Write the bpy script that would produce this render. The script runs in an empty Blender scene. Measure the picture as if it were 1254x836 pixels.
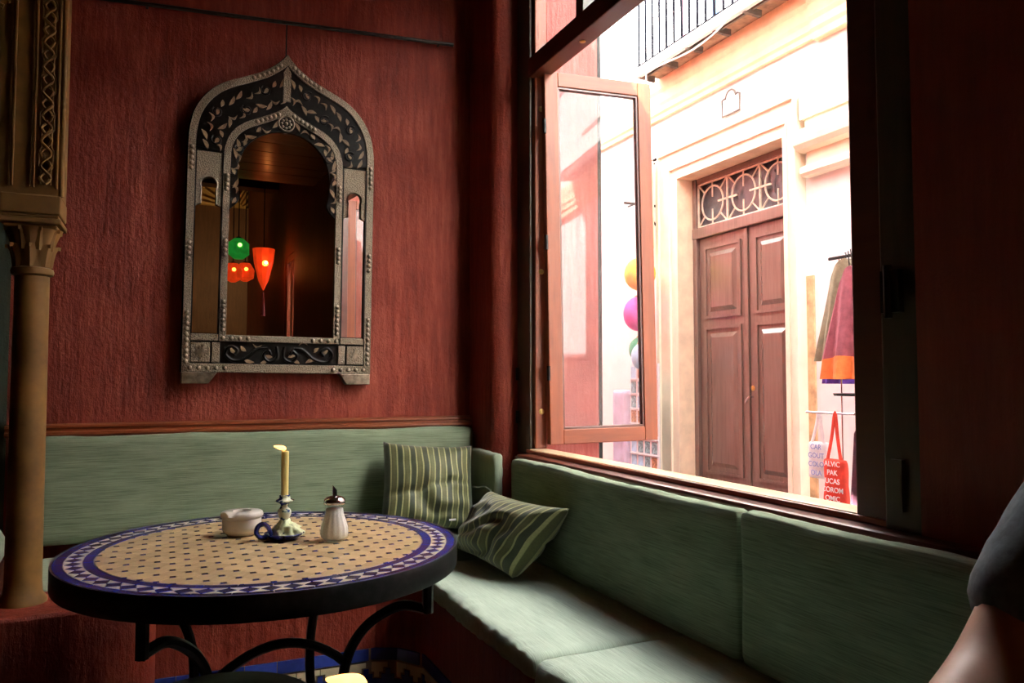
import bpy, bmesh, math, random
from mathutils import Vector, Matrix, noise
R = random.Random(7)
SC = bpy.context.scene
COL = SC.collection
PI = math.pi
rad = math.radians

# ---------------------------------------------------------------- camera, sky, sun, exposure
cam_d = bpy.data.cameras.new('camera')
cam_d.sensor_width = 36.0
cam_d.lens = 36.0 * 940 / 1254
cam_d.clip_start = 0.02
cam = bpy.data.objects.new('camera', cam_d)
COL.objects.link(cam)
cam.location = (0, 0, 1.105)
cam.rotation_euler = (rad(90 + 2.8016), 0, rad(-24.0755))
SC.camera = cam

wd = bpy.data.worlds.new('sky')
SC.world = wd
wd.use_nodes = True
wn = wd.node_tree
bg = wn.nodes['Background']
bg.inputs['Color'].default_value = (0.86, 0.93, 1.0, 1)
bg.inputs['Strength'].default_value = 7.5

sun_d = bpy.data.lights.new('sun', 'SUN')
sun_d.energy = 135.0
sun_d.angle = rad(0.6)
sun_d.color = (1.0, 0.985, 0.95)
sun = bpy.data.objects.new('sun', sun_d)
COL.objects.link(sun)
sun.rotation_euler = Vector((0.53, 0.10, -0.85)).to_track_quat('-Z', 'Y').to_euler()
sun.location = (0, 0, 9)

vs = SC.view_settings
vs.view_transform = 'Standard'
vs.look = 'None'
vs.gamma = 1
vs.use_curve_mapping = False
vs.exposure = 0.08
SC.cycles.max_bounces = 10
SC.cycles.diffuse_bounces = 5
SC.cycles.transparent_max_bounces = 12
SC.cycles.sample_clamp_indirect = 8.0
SC.cycles.use_denoising = True
SC.cycles.caustics_reflective = False
SC.cycles.caustics_refractive = False

# ---------------------------------------------------------------- materials
MATS = {}
def new_mat(name):
    m = bpy.data.materials.new(name)
    m.use_nodes = True
    MATS[name] = m
    return m, m.node_tree, m.node_tree.nodes['Principled BSDF']

def N(nt, kind, **kw):
    n = nt.nodes.new(kind)
    for k, v in kw.items():
        setattr(n, k, v)
    return n

def coords(nt, scale=(1, 1, 1), kind='Object', rot=(0, 0, 0)):
    tc = N(nt, 'ShaderNodeTexCoord')
    mp = N(nt, 'ShaderNodeMapping')
    mp.inputs['Scale'].default_value = scale
    mp.inputs['Rotation'].default_value = rot
    nt.links.new(tc.outputs[kind], mp.inputs['Vector'])
    return mp.outputs['Vector']

def noisy(nt, vec, scale, detail=4, rough=0.6):
    n = N(nt, 'ShaderNodeTexNoise')
    n.inputs['Scale'].default_value = scale
    n.inputs['Detail'].default_value = detail
    n.inputs['Roughness'].default_value = rough
    nt.links.new(vec, n.inputs['Vector'])
    return n.outputs['Fac']

def ramp(nt, fac, stops):
    r = N(nt, 'ShaderNodeValToRGB')
    e = r.color_ramp.elements
    e[0].position, e[0].color = stops[0][0], (*stops[0][1], 1)
    e[1].position, e[1].color = stops[-1][0], (*stops[-1][1], 1)
    for p, c in stops[1:-1]:
        x = e.new(p)
        x.color = (*c, 1)
    nt.links.new(fac, r.inputs['Fac'])
    return r.outputs['Color']

def bump(nt, b, h, strength, dist=0.01):
    n = N(nt, 'ShaderNodeBump')
    n.inputs['Strength'].default_value = strength
    n.inputs['Distance'].default_value = dist
    nt.links.new(h, n.inputs['Height'])
    nt.links.new(n.outputs['Normal'], b.inputs['Normal'])

def simple(name, c, rough=0.6, metal=0.0, var=0.12, scale=20, stretch=(1, 1, 1), bmp=0.0, bdist=0.004, spec=None, coat=0):
    m, nt, b = new_mat(name)
    v = coords(nt, stretch)
    f = noisy(nt, v, scale)
    lo = tuple(max(0, x * (1 - 2.2 * var)) for x in c)
    hi = tuple(min(1, x * (1 + 2.2 * var)) for x in c)
    nt.links.new(ramp(nt, f, [(0.3, lo), (0.7, hi)]), b.inputs['Base Color'])
    b.inputs['Roughness'].default_value = rough
    b.inputs['Metallic'].default_value = metal
    if spec is not None:
        b.inputs['Specular IOR Level'].default_value = spec
    if coat:
        b.inputs['Coat Weight'].default_value = coat
        b.inputs['Coat Roughness'].default_value = 0.12
    if bmp:
        bump(nt, b, f, bmp, bdist)
    return m

def plaster(name, c1, c2, c3, s=1.0, bs=0.35):
    """brushed, trowelled plaster: vertical strokes, mottled, chalky wear"""
    m, nt, b = new_mat(name)
    v = coords(nt, (1, 1, 0.10))
    v2 = coords(nt, (1, 1, 0.7))
    f = noisy(nt, v, 42 * s, 6, 0.65)
    g = noisy(nt, v2, 3.2 * s, 5, 0.6)
    w = noisy(nt, v2, 70 * s, 5, 0.7)
    mx = N(nt, 'ShaderNodeMath', operation='ADD')
    nt.links.new(f, mx.inputs[0])
    nt.links.new(g, mx.inputs[1])
    m2 = N(nt, 'ShaderNodeMath', operation='MULTIPLY')
    m2.inputs[1].default_value = 0.5
    nt.links.new(mx.outputs[0], m2.inputs[0])
    nt.links.new(ramp(nt, m2.outputs[0], [(0.32, c1), (0.5, c2), (0.68, c3)]), b.inputs['Base Color'])
    ad = N(nt, 'ShaderNodeMath', operation='ADD')
    nt.links.new(f, ad.inputs[0])
    nt.links.new(w, ad.inputs[1])
    b.inputs['Roughness'].default_value = 0.55
    b.inputs['Specular IOR Level'].default_value = 0.35
    bump(nt, b, ad.outputs[0], bs, 0.012)
    return m

plaster('red_plaster', (0.12, 0.010, 0.004), (0.215, 0.027, 0.012), (0.34, 0.070, 0.040), 1.0, 0.6)
plaster('pink_plaster', (0.26, 0.045, 0.035), (0.38, 0.085, 0.068), (0.50, 0.17, 0.145), 1.0, 0.4)
plaster('rear_plaster', (0.10, 0.05, 0.022), (0.15, 0.075, 0.035), (0.20, 0.105, 0.05))
plaster('near_plaster', (0.19, 0.036, 0.018), (0.28, 0.055, 0.028), (0.36, 0.08, 0.044))
plaster('brown_plaster', (0.055, 0.014, 0.008), (0.085, 0.020, 0.011), (0.12, 0.03, 0.018))
plaster('green_plaster', (0.03, 0.045, 0.03), (0.045, 0.06, 0.04), (0.06, 0.075, 0.05))
plaster('ochre_plaster', (0.40, 0.24, 0.07), (0.55, 0.34, 0.10), (0.66, 0.44, 0.16), 1.0, 0.2)

def wood(name, c1, c2, axis='Z', rough=0.4, coat=0.3, scale=1.0):
    m, nt, b = new_mat(name)
    st = {'X': (0.08, 1, 1), 'Y': (1, 0.08, 1), 'Z': (1, 1, 0.08)}[axis]
    v = coords(nt, st)
    f = noisy(nt, v, 38 * scale, 6, 0.65)
    g = noisy(nt, coords(nt, tuple(x * 4 if x < 1 else x for x in st)), 7, 3)
    mx = N(nt, 'ShaderNodeMath', operation='MULTIPLY_ADD')
    mx.inputs[1].default_value = 0.6
    nt.links.new(f, mx.inputs[0])
    mu = N(nt, 'ShaderNodeMath', operation='MULTIPLY')
    mu.inputs[1].default_value = 0.4
    nt.links.new(g, mu.inputs[0])
    nt.links.new(mu.outputs[0], mx.inputs[2])
    nt.links.new(ramp(nt, mx.outputs[0], [(0.3, c1), (0.7, c2)]), b.inputs['Base Color'])
    b.inputs['Roughness'].default_value = rough
    b.inputs['Coat Weight'].default_value = coat
    b.inputs['Coat Roughness'].default_value = 0.2
    bump(nt, b, f, 0.18, 0.003)
    return m

wood('red_wood_z', (0.13, 0.025, 0.006), (0.30, 0.07, 0.018), 'Z', 0.5, 0.1)
wood('red_wood_y', (0.22, 0.048, 0.018), (0.36, 0.09, 0.034), 'Y')
wood('red_wood_x', (0.14, 0.027, 0.007), (0.29, 0.068, 0.018), 'X', 0.5, 0.1)
wood('pine_sill', (0.66, 0.46, 0.25), (0.88, 0.70, 0.46), 'Y', 0.35)
wood('dark_wood_z', (0.030, 0.026, 0.016), (0.075, 0.060, 0.034), 'Z', 0.45)
wood('dark_wood_y', (0.06, 0.014, 0.008), (0.11, 0.028, 0.014), 'Y', 0.35)
wood('ceiling_wood', (0.07, 0.03, 0.013), (0.15, 0.07, 0.03), 'X', 0.5)
wood('door_wood', (0.11, 0.066, 0.052), (0.20, 0.125, 0.10), 'Z', 0.25, 0.5)
wood('table_wood', (0.05, 0.022, 0.012), (0.10, 0.045, 0.022), 'X', 0.4)

def fabric(name, c1, c2, band_axis, freq=260.0, bs=0.35):
    """ribbed woven cotton: fine slubbed lines"""
    m, nt, b = new_mat(name)
    st = {'X': (1, 0.02, 0.02), 'Y': (0.02, 1, 0.02), 'Z': (0.02, 0.02, 1)}[band_axis]
    f = noisy(nt, coords(nt, st), freq, 4, 0.6)
    st2 = tuple(1.0 if x == 1 else 0.3 for x in st)
    g = noisy(nt, coords(nt, st2), 22, 4, 0.6)
    mx = N(nt, 'ShaderNodeMath', operation='MULTIPLY_ADD')
    mx.inputs[1].default_value = 0.7
    nt.links.new(f, mx.inputs[0])
    mu = N(nt, 'ShaderNodeMath', operation='MULTIPLY')
    mu.inputs[1].default_value = 0.3
    nt.links.new(g, mu.inputs[0])
    nt.links.new(mu.outputs[0], mx.inputs[2])
    nt.links.new(ramp(nt, mx.outputs[0], [(0.34, c1), (0.62, c2)]), b.inputs['Base Color'])
    b.inputs['Roughness'].default_value = 0.9
    b.inputs['Specular IOR Level'].default_value = 0.15
    b.inputs['Sheen Weight'].default_value = 0.15
    bump(nt, b, mx.outputs[0], bs, 0.004)
    return m

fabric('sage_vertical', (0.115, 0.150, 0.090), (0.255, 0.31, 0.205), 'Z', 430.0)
fabric('sage_seat', (0.30, 0.36, 0.28), (0.48, 0.56, 0.45), 'X', 430.0)  # same sage cloth, lightened to carry the bright daylight on the window seats
fabric('sage_plain', (0.22, 0.26, 0.18), (0.32, 0.37, 0.26), 'Y')

def striped(name):
    m, nt, b = new_mat(name)
    tc = N(nt, 'ShaderNodeTexCoord')
    sp = N(nt, 'ShaderNodeSeparateXYZ')
    nt.links.new(tc.outputs['UV'], sp.inputs[0])
    mu = N(nt, 'ShaderNodeMath', operation='MULTIPLY')
    mu.inputs[1].default_value = 7.6
    nt.links.new(sp.outputs['X'], mu.inputs[0])
    fr = N(nt, 'ShaderNodeMath', operation='FRACT')
    nt.links.new(mu.outputs[0], fr.inputs[0])
    dark, olive, cream, tan = (0.022, 0.032, 0.007), (0.075, 0.085, 0.020), (0.34, 0.33, 0.14), (0.10, 0.10, 0.03)
    c = ramp(nt, fr.outputs[0], [(0.0, dark), (0.36, dark), (0.38, cream), (0.47, cream), (0.49, olive), (0.66, tan), (0.86, olive), (0.88, cream), (0.97, cream), (0.99, dark)])
    nz = noisy(nt, coords(nt, (1, 1, 1)), 160, 3)
    mix = N(nt, 'ShaderNodeMixRGB', blend_type='MULTIPLY')
    mix.inputs['Fac'].default_value = 0.5
    nt.links.new(c, mix.inputs['Color1'])
    nt.links.new(ramp(nt, nz, [(0.3, (0.5, 0.5, 0.5)), (0.7, (1, 1, 1))]), mix.inputs['Color2'])
    nt.links.new(mix.outputs[0], b.inputs['Base Color'])
    b.inputs['Roughness'].default_value = 0.62
    b.inputs['Sheen Weight'].default_value = 0.3
    bump(nt, b, nz, 0.25, 0.002)
    return m
striped('stripe_fabric')

def glazed(name, c, var, rough=0.22):
    """fired tile: each piece its own tint, slight pooling"""
    m, nt, b = new_mat(name)
    oi = N(nt, 'ShaderNodeObjectInfo')
    f = noisy(nt, coords(nt), 55, 4)
    ad = N(nt, 'ShaderNodeMath', operation='MULTIPLY_ADD')
    ad.inputs[1].default_value = 0.45
    nt.links.new(f, ad.inputs[0])
    mu = N(nt, 'ShaderNodeMath', operation='MULTIPLY')
    mu.inputs[1].default_value = 0.55
    nt.links.new(oi.outputs['Random'], mu.inputs[0])
    nt.links.new(mu.outputs[0], ad.inputs[2])
    lo = tuple(x * (1 - var) for x in c)
    hi = tuple(min(1, x * (1 + var)) for x in c)
    nt.links.new(ramp(nt, ad.outputs[0], [(0.15, lo), (0.85, hi)]), b.inputs['Base Color'])
    b.inputs['Roughness'].default_value = rough
    b.inputs['Specular IOR Level'].default_value = 0.3
    bump(nt, b, f, 0.08, 0.002)
    return m
glazed('tan_glaze', (0.54, 0.38, 0.20), 0.22)
glazed('blue_glaze', (0.004, 0.011, 0.115), 0.6)
glazed('white_glaze', (0.66, 0.55, 0.33), 0.15)
glazed('indigo_glaze', (0.03, 0.05, 0.24), 0.35)
simple('grout', (0.20, 0.13, 0.075), 0.9)
simple('black_iron', (0.018, 0.018, 0.017), 0.42, 0.6, 0.2, 40, bmp=0.15)
simple('rim_edge', (0.10, 0.10, 0.11), 0.35, 0.8)
simple('black_carved', (0.007, 0.006, 0.005), 0.4, 0, 0.2, 60, spec=0.2)
simple('chrome', (0.55, 0.55, 0.55), 0.15, 1.0, 0.02)
simple('brass', (0.60, 0.42, 0.14), 0.3, 1.0, 0.1)
simple('bone', (0.26, 0.18, 0.10), 0.45, 0, 0.2, 120)
simple('white_ceramic', (0.72, 0.68, 0.62), 0.2, 0, 0.04)
simple('sugar', (0.9, 0.89, 0.86), 0.9, 0, 0.05, 300, bmp=0.3, bdist=0.001)
simple('ash_dark', (0.05, 0.045, 0.04), 0.9, 0, 0.3, 100)
simple('black_leather', (0.014, 0.015, 0.012), 0.5, 0, 0.2, 60, bmp=0.2)
simple('street_stone', (0.20, 0.19, 0.175), 0.85, 0, 0.1, 8, bmp=0.3)
simple('stone_gold', (0.165, 0.078, 0.012), 0.7, 0, 0.16, 9, bmp=0.3)
simple('terracotta', (0.05, 0.025, 0.016), 0.5, 0, 0.2, 6)
simple('facade_white', (0.87, 0.87, 0.85), 0.85, 0, 0.03, 5)
simple('house_pink', (0.70, 0.69, 0.68), 0.85, 0, 0.05, 5)
simple('facade_cream', (0.87, 0.79, 0.62), 0.8, 0, 0.04, 6)
simple('facade_apricot', (0.80, 0.62, 0.44), 0.85, 0, 0.06, 9)
simple('worn_apricot', (0.66, 0.40, 0.22), 0.9, 0, 0.16, 14)
simple('facade_yellow', (0.83, 0.68, 0.43), 0.85, 0, 0.06, 7)
simple('slab_grey', (0.17, 0.15, 0.13), 0.85, 0, 0.15, 12)
simple('slab_brown', (0.36, 0.22, 0.14), 0.85, 0, 0.2, 12)
simple('rail_metal', (0.006, 0.006, 0.010), 0.8, 0.0, spec=0.1)
simple('grille_paint', (0.62, 0.56, 0.44), 0.5)
simple('dark_opening', (0.10, 0.10, 0.11), 0.15)
simple('cloth_olive', (0.22, 0.19, 0.12), 0.95, 0, 0.12, 25)
simple('cloth_maroon', (0.30, 0.085, 0.11), 0.95, 0, 0.12, 25)
simple('cloth_plum', (0.07, 0.018, 0.03), 0.95, 0, 0.2, 25)
simple('cloth_purple', (0.10, 0.04, 0.30), 0.95, 0, 0.3, 25)
simple('cloth_orange', (0.75, 0.20, 0.05), 0.95, 0, 0.1, 25)
simple('cloth_red', (0.70, 0.055, 0.03), 0.9, 0, 0.08, 25)
simple('cloth_white', (0.80, 0.79, 0.80), 0.9, 0, 0.04, 25)
simple('cloth_yellow', (0.85, 0.55, 0.05), 0.8, 0, 0.15, 10)
simple('cloth_magenta', (0.62, 0.06, 0.33), 0.8, 0, 0.15, 10)
simple('cloth_green', (0.06, 0.30, 0.15), 0.8, 0, 0.2, 10)
simple('cloth_sky', (0.35, 0.55, 0.72), 0.8, 0, 0.1, 10)
simple('cloth_lilac', (0.55, 0.52, 0.68), 0.9, 0, 0.08, 10)
simple('cloth_pink', (0.80, 0.40, 0.52), 0.9, 0, 0.08, 10)
simple('cloth_blue', (0.25, 0.42, 0.78), 0.9, 0, 0.08, 10)
simple('paper_white', (0.80, 0.80, 0.82), 0.6, 0, 0.03)
simple('photo_brown', (0.35, 0.17, 0.08), 0.5, 0, 0.4, 60)
simple('photo_teal', (0.18, 0.32, 0.36), 0.5, 0, 0.4, 60)
simple('ink_white', (0.85, 0.82, 0.82), 0.8, 0, 0.01)
simple('ink_blue', (0.25, 0.30, 0.55), 0.8, 0, 0.01)
simple('ink_grey', (0.45, 0.44, 0.42), 0.8, 0, 0.01)
simple('cable_white', (0.85, 0.85, 0.83), 0.6, 0, 0.01)
simple('tee_charcoal', (0.12, 0.14, 0.16), 0.95, 0, 0.12, 70, bmp=0.2, bdist=0.002)
simple('denim', (0.05, 0.07, 0.12), 0.9, 0, 0.15, 60)
simple('lips', (0.36, 0.14, 0.11), 0.5, 0, 0.1, 40)
simple('hair_brown', (0.04, 0.022, 0.012), 0.6, 0, 0.3, 80, (1, 1, 0.15))
simple('amber_glass', (0.7, 0.35, 0.05), 0.4)
m, nt, b = new_mat('skin')
nt.links.new(ramp(nt, noisy(nt, coords(nt), 30), [(0.3, (0.42, 0.22, 0.145)), (0.7, (0.52, 0.29, 0.20))]), b.inputs['Base Color'])
b.inputs['Roughness'].default_value = 0.5
b.inputs['Subsurface Weight'].default_value = 0.05
m, nt, b = new_mat('candle_wax')
nt.links.new(ramp(nt, noisy(nt, coords(nt), 30), [(0.3, (0.93, 0.80, 0.27)), (0.7, (0.96, 0.86, 0.36))]), b.inputs['Base Color'])
b.inputs['Roughness'].default_value = 0.4
b.inputs['Subsurface Weight'].default_value = 0.0
b.inputs['Subsurface Radius'].default_value = (0.02, 0.01, 0.003)

# blue-and-white painted pottery
m, nt, b = new_mat('painted_pottery')
nt.links.new(ramp(nt, noisy(nt, coords(nt), 65, 2, 0.5), [(0.40, (0.75, 0.76, 0.60)), (0.50, (0.62, 0.70, 0.56)), (0.53, (0.05, 0.12, 0.16)), (0.60, (0.03, 0.04, 0.20))]), b.inputs['Base Color'])
b.inputs['Roughness'].default_value = 0.15
simple('cobalt', (0.020, 0.025, 0.13), 0.15, 0, 0.4, 60)
simple('wax_drips', (0.70, 0.74, 0.46), 0.45, 0, 0.08, 90, bmp=0.4)

# engraved pewter with small hatch relief
m, nt, b = new_mat('engraved_pewter')
v = N(nt, 'ShaderNodeTexVoronoi')
v.inputs['Scale'].default_value = 240
nt.links.new(coords(nt), v.inputs['Vector'])
nt.links.new(ramp(nt, v.outputs['Distance'], [(0.08, (0.035, 0.03, 0.02)), (0.5, (0.23, 0.19, 0.135))]), b.inputs['Base Color'])
b.inputs['Metallic'].default_value = 0.75
b.inputs['Roughness'].default_value = 0.42
bump(nt, b, v.outputs['Distance'], 0.6, 0.003)
simple('pewter', (0.26, 0.22, 0.16), 0.33, 0.8, 0.2, 50)

# mirror glass
m, nt, b = new_mat('mirror_glass')
b.inputs['Base Color'].default_value = (0.80, 0.80, 0.78, 1)
b.inputs['Metallic'].default_value = 1
nt.links.new(ramp(nt, noisy(nt, coords(nt), 6), [(0.3, (0.0,) * 3), (0.8, (0.012,) * 3)]), b.inputs['Roughness'])
# window glass: thin pane, clear with a fresnel reflection
def pane_glass(name, tint, dirt=0.06):
    m, nt, b = new_mat(name)
    nt.nodes.remove(b)
    out = nt.nodes['Material Output']
    tr = N(nt, 'ShaderNodeBsdfTransparent')
    tr.inputs['Color'].default_value = (*tint, 1)
    gl = N(nt, 'ShaderNodeBsdfGlossy')
    gl.inputs['Roughness'].default_value = 0.0
    lw = N(nt, 'ShaderNodeLayerWeight')
    pw = N(nt, 'ShaderNodeMath', operation='POWER')
    pw.inputs[1].default_value = 4.5
    nt.links.new(lw.outputs['Facing'], pw.inputs[0])
    fr = N(nt, 'ShaderNodeMath', operation='MULTIPLY_ADD')
    fr.inputs[1].default_value = 0.5
    fr.inputs[2].default_value = 0.035
    nt.links.new(pw.outputs[0], fr.inputs[0])
    mix = N(nt, 'ShaderNodeMixShader')
    nt.links.new(fr.outputs[0], mix.inputs[0])
    nt.links.new(tr.outputs[0], mix.inputs[1])
    nt.links.new(gl.outputs[0], mix.inputs[2])
    df = N(nt, 'ShaderNodeBsdfDiffuse')
    df.inputs['Color'].default_value = (0.7, 0.7, 0.7, 1)
    dn = noisy(nt, coords(nt, (1, 1, 0.3)), 9, 5)
    mm = N(nt, 'ShaderNodeMath', operation='MULTIPLY')
    mm.inputs[1].default_value = dirt
    nt.links.new(dn, mm.inputs[0])
    mix2 = N(nt, 'ShaderNodeMixShader')
    nt.links.new(mm.outputs[0], mix2.inputs[0])
    nt.links.new(mix.outputs[0], mix2.inputs[1])
    nt.links.new(df.outputs[0], mix2.inputs[2])
    nt.links.new(mix2.outputs[0], out.inputs['Surface'])
pane_glass('window_glass', (0.97, 0.97, 0.97))
pane_glass('shaker_glass', (0.96, 0.97, 0.96), 0.02)
def emit(name, col, s):
    m, nt, b = new_mat(name)
    b.inputs['Base Color'].default_value = (*col, 1)
    f = noisy(nt, coords(nt), 24, 3)
    nt.links.new(ramp(nt, f, [(0.3, tuple(x * 0.5 for x in col)), (0.7, col)]), b.inputs['Emission Color'])
    b.inputs['Emission Strength'].default_value = s
emit('flame', (1.0, 0.50, 0.15), 4)
emit('red_glow', (1.0, 0.06, 0.008), 0.8)
emit('orange_bulb', (1.0, 0.42, 0.05), 7)
emit('green_glow', (0.03, 0.55, 0.06), 0.4)
emit('lime_bulb', (0.55, 1.0, 0.25), 4)

# ---------------------------------------------------------------- mesh helpers
class G:
    def __init__(s):
        s.v, s.f, s.uv = [], [], None
    def add(s, vs_, fs_):
        o = len(s.v)
        s.v += [tuple(p) for p in vs_]
        s.f += [tuple(i + o for i in f) for f in fs_]
        return s
    def box(s, x0, x1, y0, y1, z0, z1):
        return s.add([(x0, y0, z0), (x1, y0, z0), (x1, y1, z0), (x0, y1, z0), (x0, y0, z1), (x1, y0, z1), (x1, y1, z1), (x0, y1, z1)],
                     [(0, 3, 2, 1), (4, 5, 6, 7), (0, 1, 5, 4), (1, 2, 6, 5), (2, 3, 7, 6), (3, 0, 4, 7)])
    def prism(s, poly, a, b, plane='XY'):
        """poly in two axes, pushed from a to b along the third"""
        def mk(p, t):
            return {'XY': (p[0], p[1], t), 'XZ': (p[0], t, p[1]), 'YZ': (t, p[0], p[1])}[plane]
        n = len(poly)
        return s.add([mk(p, a) for p in poly] + [mk(p, b) for p in poly],
                     [tuple(range(n - 1, -1, -1)), tuple(range(n, 2 * n))] + [(i, (i + 1) % n, n + (i + 1) % n, n + i) for i in range(n)])
    def strip(s, A, B, a, b, plane='XZ', closed=False):
        """a band between two polylines of equal length, with thickness"""
        def mk(p, t):
            return {'XY': (p[0], p[1], t), 'XZ': (p[0], t, p[1]), 'YZ': (t, p[0], p[1])}[plane]
        n = len(A)
        vs_ = [mk(p, a) for p in A] + [mk(p, a) for p in B] + [mk(p, b) for p in A] + [mk(p, b) for p in B]
        fs_ = []
        for i in range(n if closed else n - 1):
            j = (i + 1) % n
            fs_ += [(i, j, n + j, n + i), (2 * n + i, 3 * n + i, 3 * n + j, 2 * n + j), (i, 2 * n + i, 2 * n + j, j), (n + i, n + j, 3 * n + j, 3 * n + i)]
        if not closed:
            fs_ += [(0, n, 3 * n, 2 * n), (n - 1, 3 * n - 1, 4 * n - 1, 2 * n - 1)]
        return s.add(vs_, fs_)
    def lathe(s, prof, c=(0, 0, 0), seg=32, ripple=None):
        ring = prof[0] == prof[-1]
        vs_, fs_ = [], []
        for (r, z) in prof:
            for k in range(seg):
                t = 2 * PI * k / seg
                rr = r * (ripple(t, z) if ripple else 1)
                vs_.append((c[0] + rr * math.cos(t), c[1] + rr * math.sin(t), c[2] + z))
        for i in range(len(prof) - 1):
            for k in range(seg):
                j = (k + 1) % seg
                fs_.append((i * seg + k, i * seg + j, (i + 1) * seg + j, (i + 1) * seg + k))
        n = len(prof) - 1
        if prof[0][0] > 1e-5 and not ring:
            fs_.append(tuple(range(seg - 1, -1, -1)))
        if prof[n][0] > 1e-5 and not ring:
            fs_.append(tuple(n * seg + k for k in range(seg)))
        return s.add(vs_, fs_)
    def tube(s, path, r, seg=8, closed=False, flat=None):
        P = [Vector(p) for p in path]
        n = len(P)
        vs_, fs_ = [], []
        up = None
        for i, p in enumerate(P):
            if closed:
                t = (P[(i + 1) % n] - P[i - 1]).normalized()
            else:
                t = (P[min(i + 1, n - 1)] - P[max(i - 1, 0)]).normalized()
            if up is None:
                up = Vector((0, 0, 1)) if abs(t.z) < 0.9 else Vector((1, 0, 0))
            u = (up - t * up.dot(t)).normalized()
            up = u
            w = t.cross(u)
            rr = r[i] if isinstance(r, (list, tuple)) else r
            fl = flat or (1, 1)
            for k in range(seg):
                a = 2 * PI * (k + 0.5) / seg
                vs_.append(p + u * (rr * fl[0] * math.cos(a)) + w * (rr * fl[1] * math.sin(a)))
        for i in range(n if closed else n - 1):
            j = (i + 1) % n
            for k in range(seg):
                l = (k + 1) % seg
                fs_.append((i * seg + k, i * seg + l, j * seg + l, j * seg + k))
        if not closed:
            fs_ += [tuple(range(seg - 1, -1, -1)), tuple((n - 1) * seg + k for k in range(seg))]
        return s.add(vs_, fs_)
    def ball(s, c, r, sx=1, sy=1, sz=1, seg=16, rings=10):
        prof = [(r * math.sin(PI * i / rings) + (0 if 0 < i < rings else 1e-6), -r * math.cos(PI * i / rings)) for i in range(rings + 1)]
        g = G().lathe(prof, (0, 0, 0), seg)
        return s.add([(c[0] + x * sx, c[1] + y * sy, c[2] + z * sz) for x, y, z in g.v], g.f)
    def soft(s, lo, hi, r, step=0.03, nfun=None):
        """rounded box made of a fine grid, each point pushed by nfun(p, normal)"""
        lo, hi = Vector(lo), Vector(hi)
        L = hi - lo
        r = min(r, min(L) * 0.499)
        n = [max(4, int(L[i] / step)) for i in range(3)]
        idx = {}
        vs_, fs_ = [], []
        def pt(i, j, k):
            key = (i, j, k)
            if key in idx:
                return idx[key]
            p = []
            for a, q in enumerate((i, j, k)):
                t = q / n[a]
                m_ = n[a]
                # denser rows near the edges
                t = 0.5 - 0.5 * math.cos(PI * t) if L[a] < 0.2 else t
                p.append(lo[a] + L[a] * t)
            p = Vector(p)
            c = Vector((min(max(p[a], lo[a] + r), hi[a] - r) for a in range(3)))
            d = p - c
            nn = d.normalized() if d.length > 1e-9 else Vector((0, 0, 1))
            p = c + nn * r if d.length > 1e-9 else p
            if nfun:
                p = p + nfun(p, nn)
            idx[key] = len(vs_)
            vs_.append(p)
            return idx[key]
        for a in range(3):
            b_, c_ = (a + 1) % 3, (a + 2) % 3
            for side in (0, n[a]):
                for i in range(n[b_]):
                    for j in range(n[c_]):
                        q = []
                        for (di, dj) in ((0, 0), (1, 0), (1, 1), (0, 1)):
                            t = [0, 0, 0]
                            t[a], t[b_], t[c_] = side, i + di, j + dj
                            q.append(pt(*t))
                        fs_.append(tuple(q) if side else tuple(reversed(q)))
        return s.add(vs_, fs_)

def raw(name, g, mats, smooth=False, fix=False):
    me = bpy.data.meshes.new(name)
    me.from_pydata(g.v, [], g.f)
    if fix:
        bm = bmesh.new()
        bm.from_mesh(me)
        bmesh.ops.recalc_face_normals(bm, faces=bm.faces)
        bm.to_mesh(me)
        bm.free()
    for m_ in (mats if isinstance(mats, (list, tuple)) else [mats]):
        me.materials.append(MATS[m_])
    if g.uv:
        ul = me.uv_layers.new(name='UVMap')
        for l in me.loops:
            ul.data[l.index].uv = g.uv[l.vertex_index]
    if smooth:
        for p in me.polygons:
            p.use_smooth = True
        if smooth != 'all':
            me.set_sharp_from_angle(angle=rad(40))
    return me

def world_t(p):
    off = Vector()
    while p:
        off += Vector(p.location) + p.matrix_parent_inverse.to_translation()
        p = p.parent
    return off

def link(name, me, parent=None, inv=True):
    o = bpy.data.objects.new(name, me)
    COL.objects.link(o)
    if parent:
        o.parent = parent
        if inv:
            o.matrix_parent_inverse = Matrix.Translation(-world_t(parent))
    return o

def obj(name, g, mat, parent=None, smooth=False, bevel=0, seg=2, inv=True, fix=False):
    o = link(name, raw(name, g, mat, smooth, fix), parent, inv)
    if bevel:
        md = o.modifiers.new('bevel', 'BEVEL')
        md.width = bevel
        md.segments = seg
        md.limit_method = 'ANGLE'
    return o

def tag(o, label, cat, group=None, kind=None):
    o['label'] = label
    o['category'] = cat
    if group:
        o['group'] = group
    if kind:
        o['kind'] = kind
    return o

def thing(name, label, cat, loc=(0, 0, 0), group=None, kind=None, rot=None):
    o = bpy.data.objects.new(name, None)
    COL.objects.link(o)
    o.empty_display_size = 0.05
    o.location = loc
    if rot:
        o.rotation_euler = rot
    return tag(o, label, cat, group, kind)

def struct(name, g, mat, label, cat, bevel=0, smooth=False):
    return tag(obj(name, g, mat, None, smooth, bevel), label, cat, kind='structure')

def arc(cx, cy, r, a0, a1, n):
    return [(cx + r * math.cos(rad(a0 + (a1 - a0) * i / n)), cy + r * math.sin(rad(a0 + (a1 - a0) * i / n))) for i in range(n + 1)]

def nz(p, s, seed=0):
    return noise.noise(Vector(p) * s + Vector((seed * 7.3, seed * 3.1, seed * 1.7)))

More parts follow.
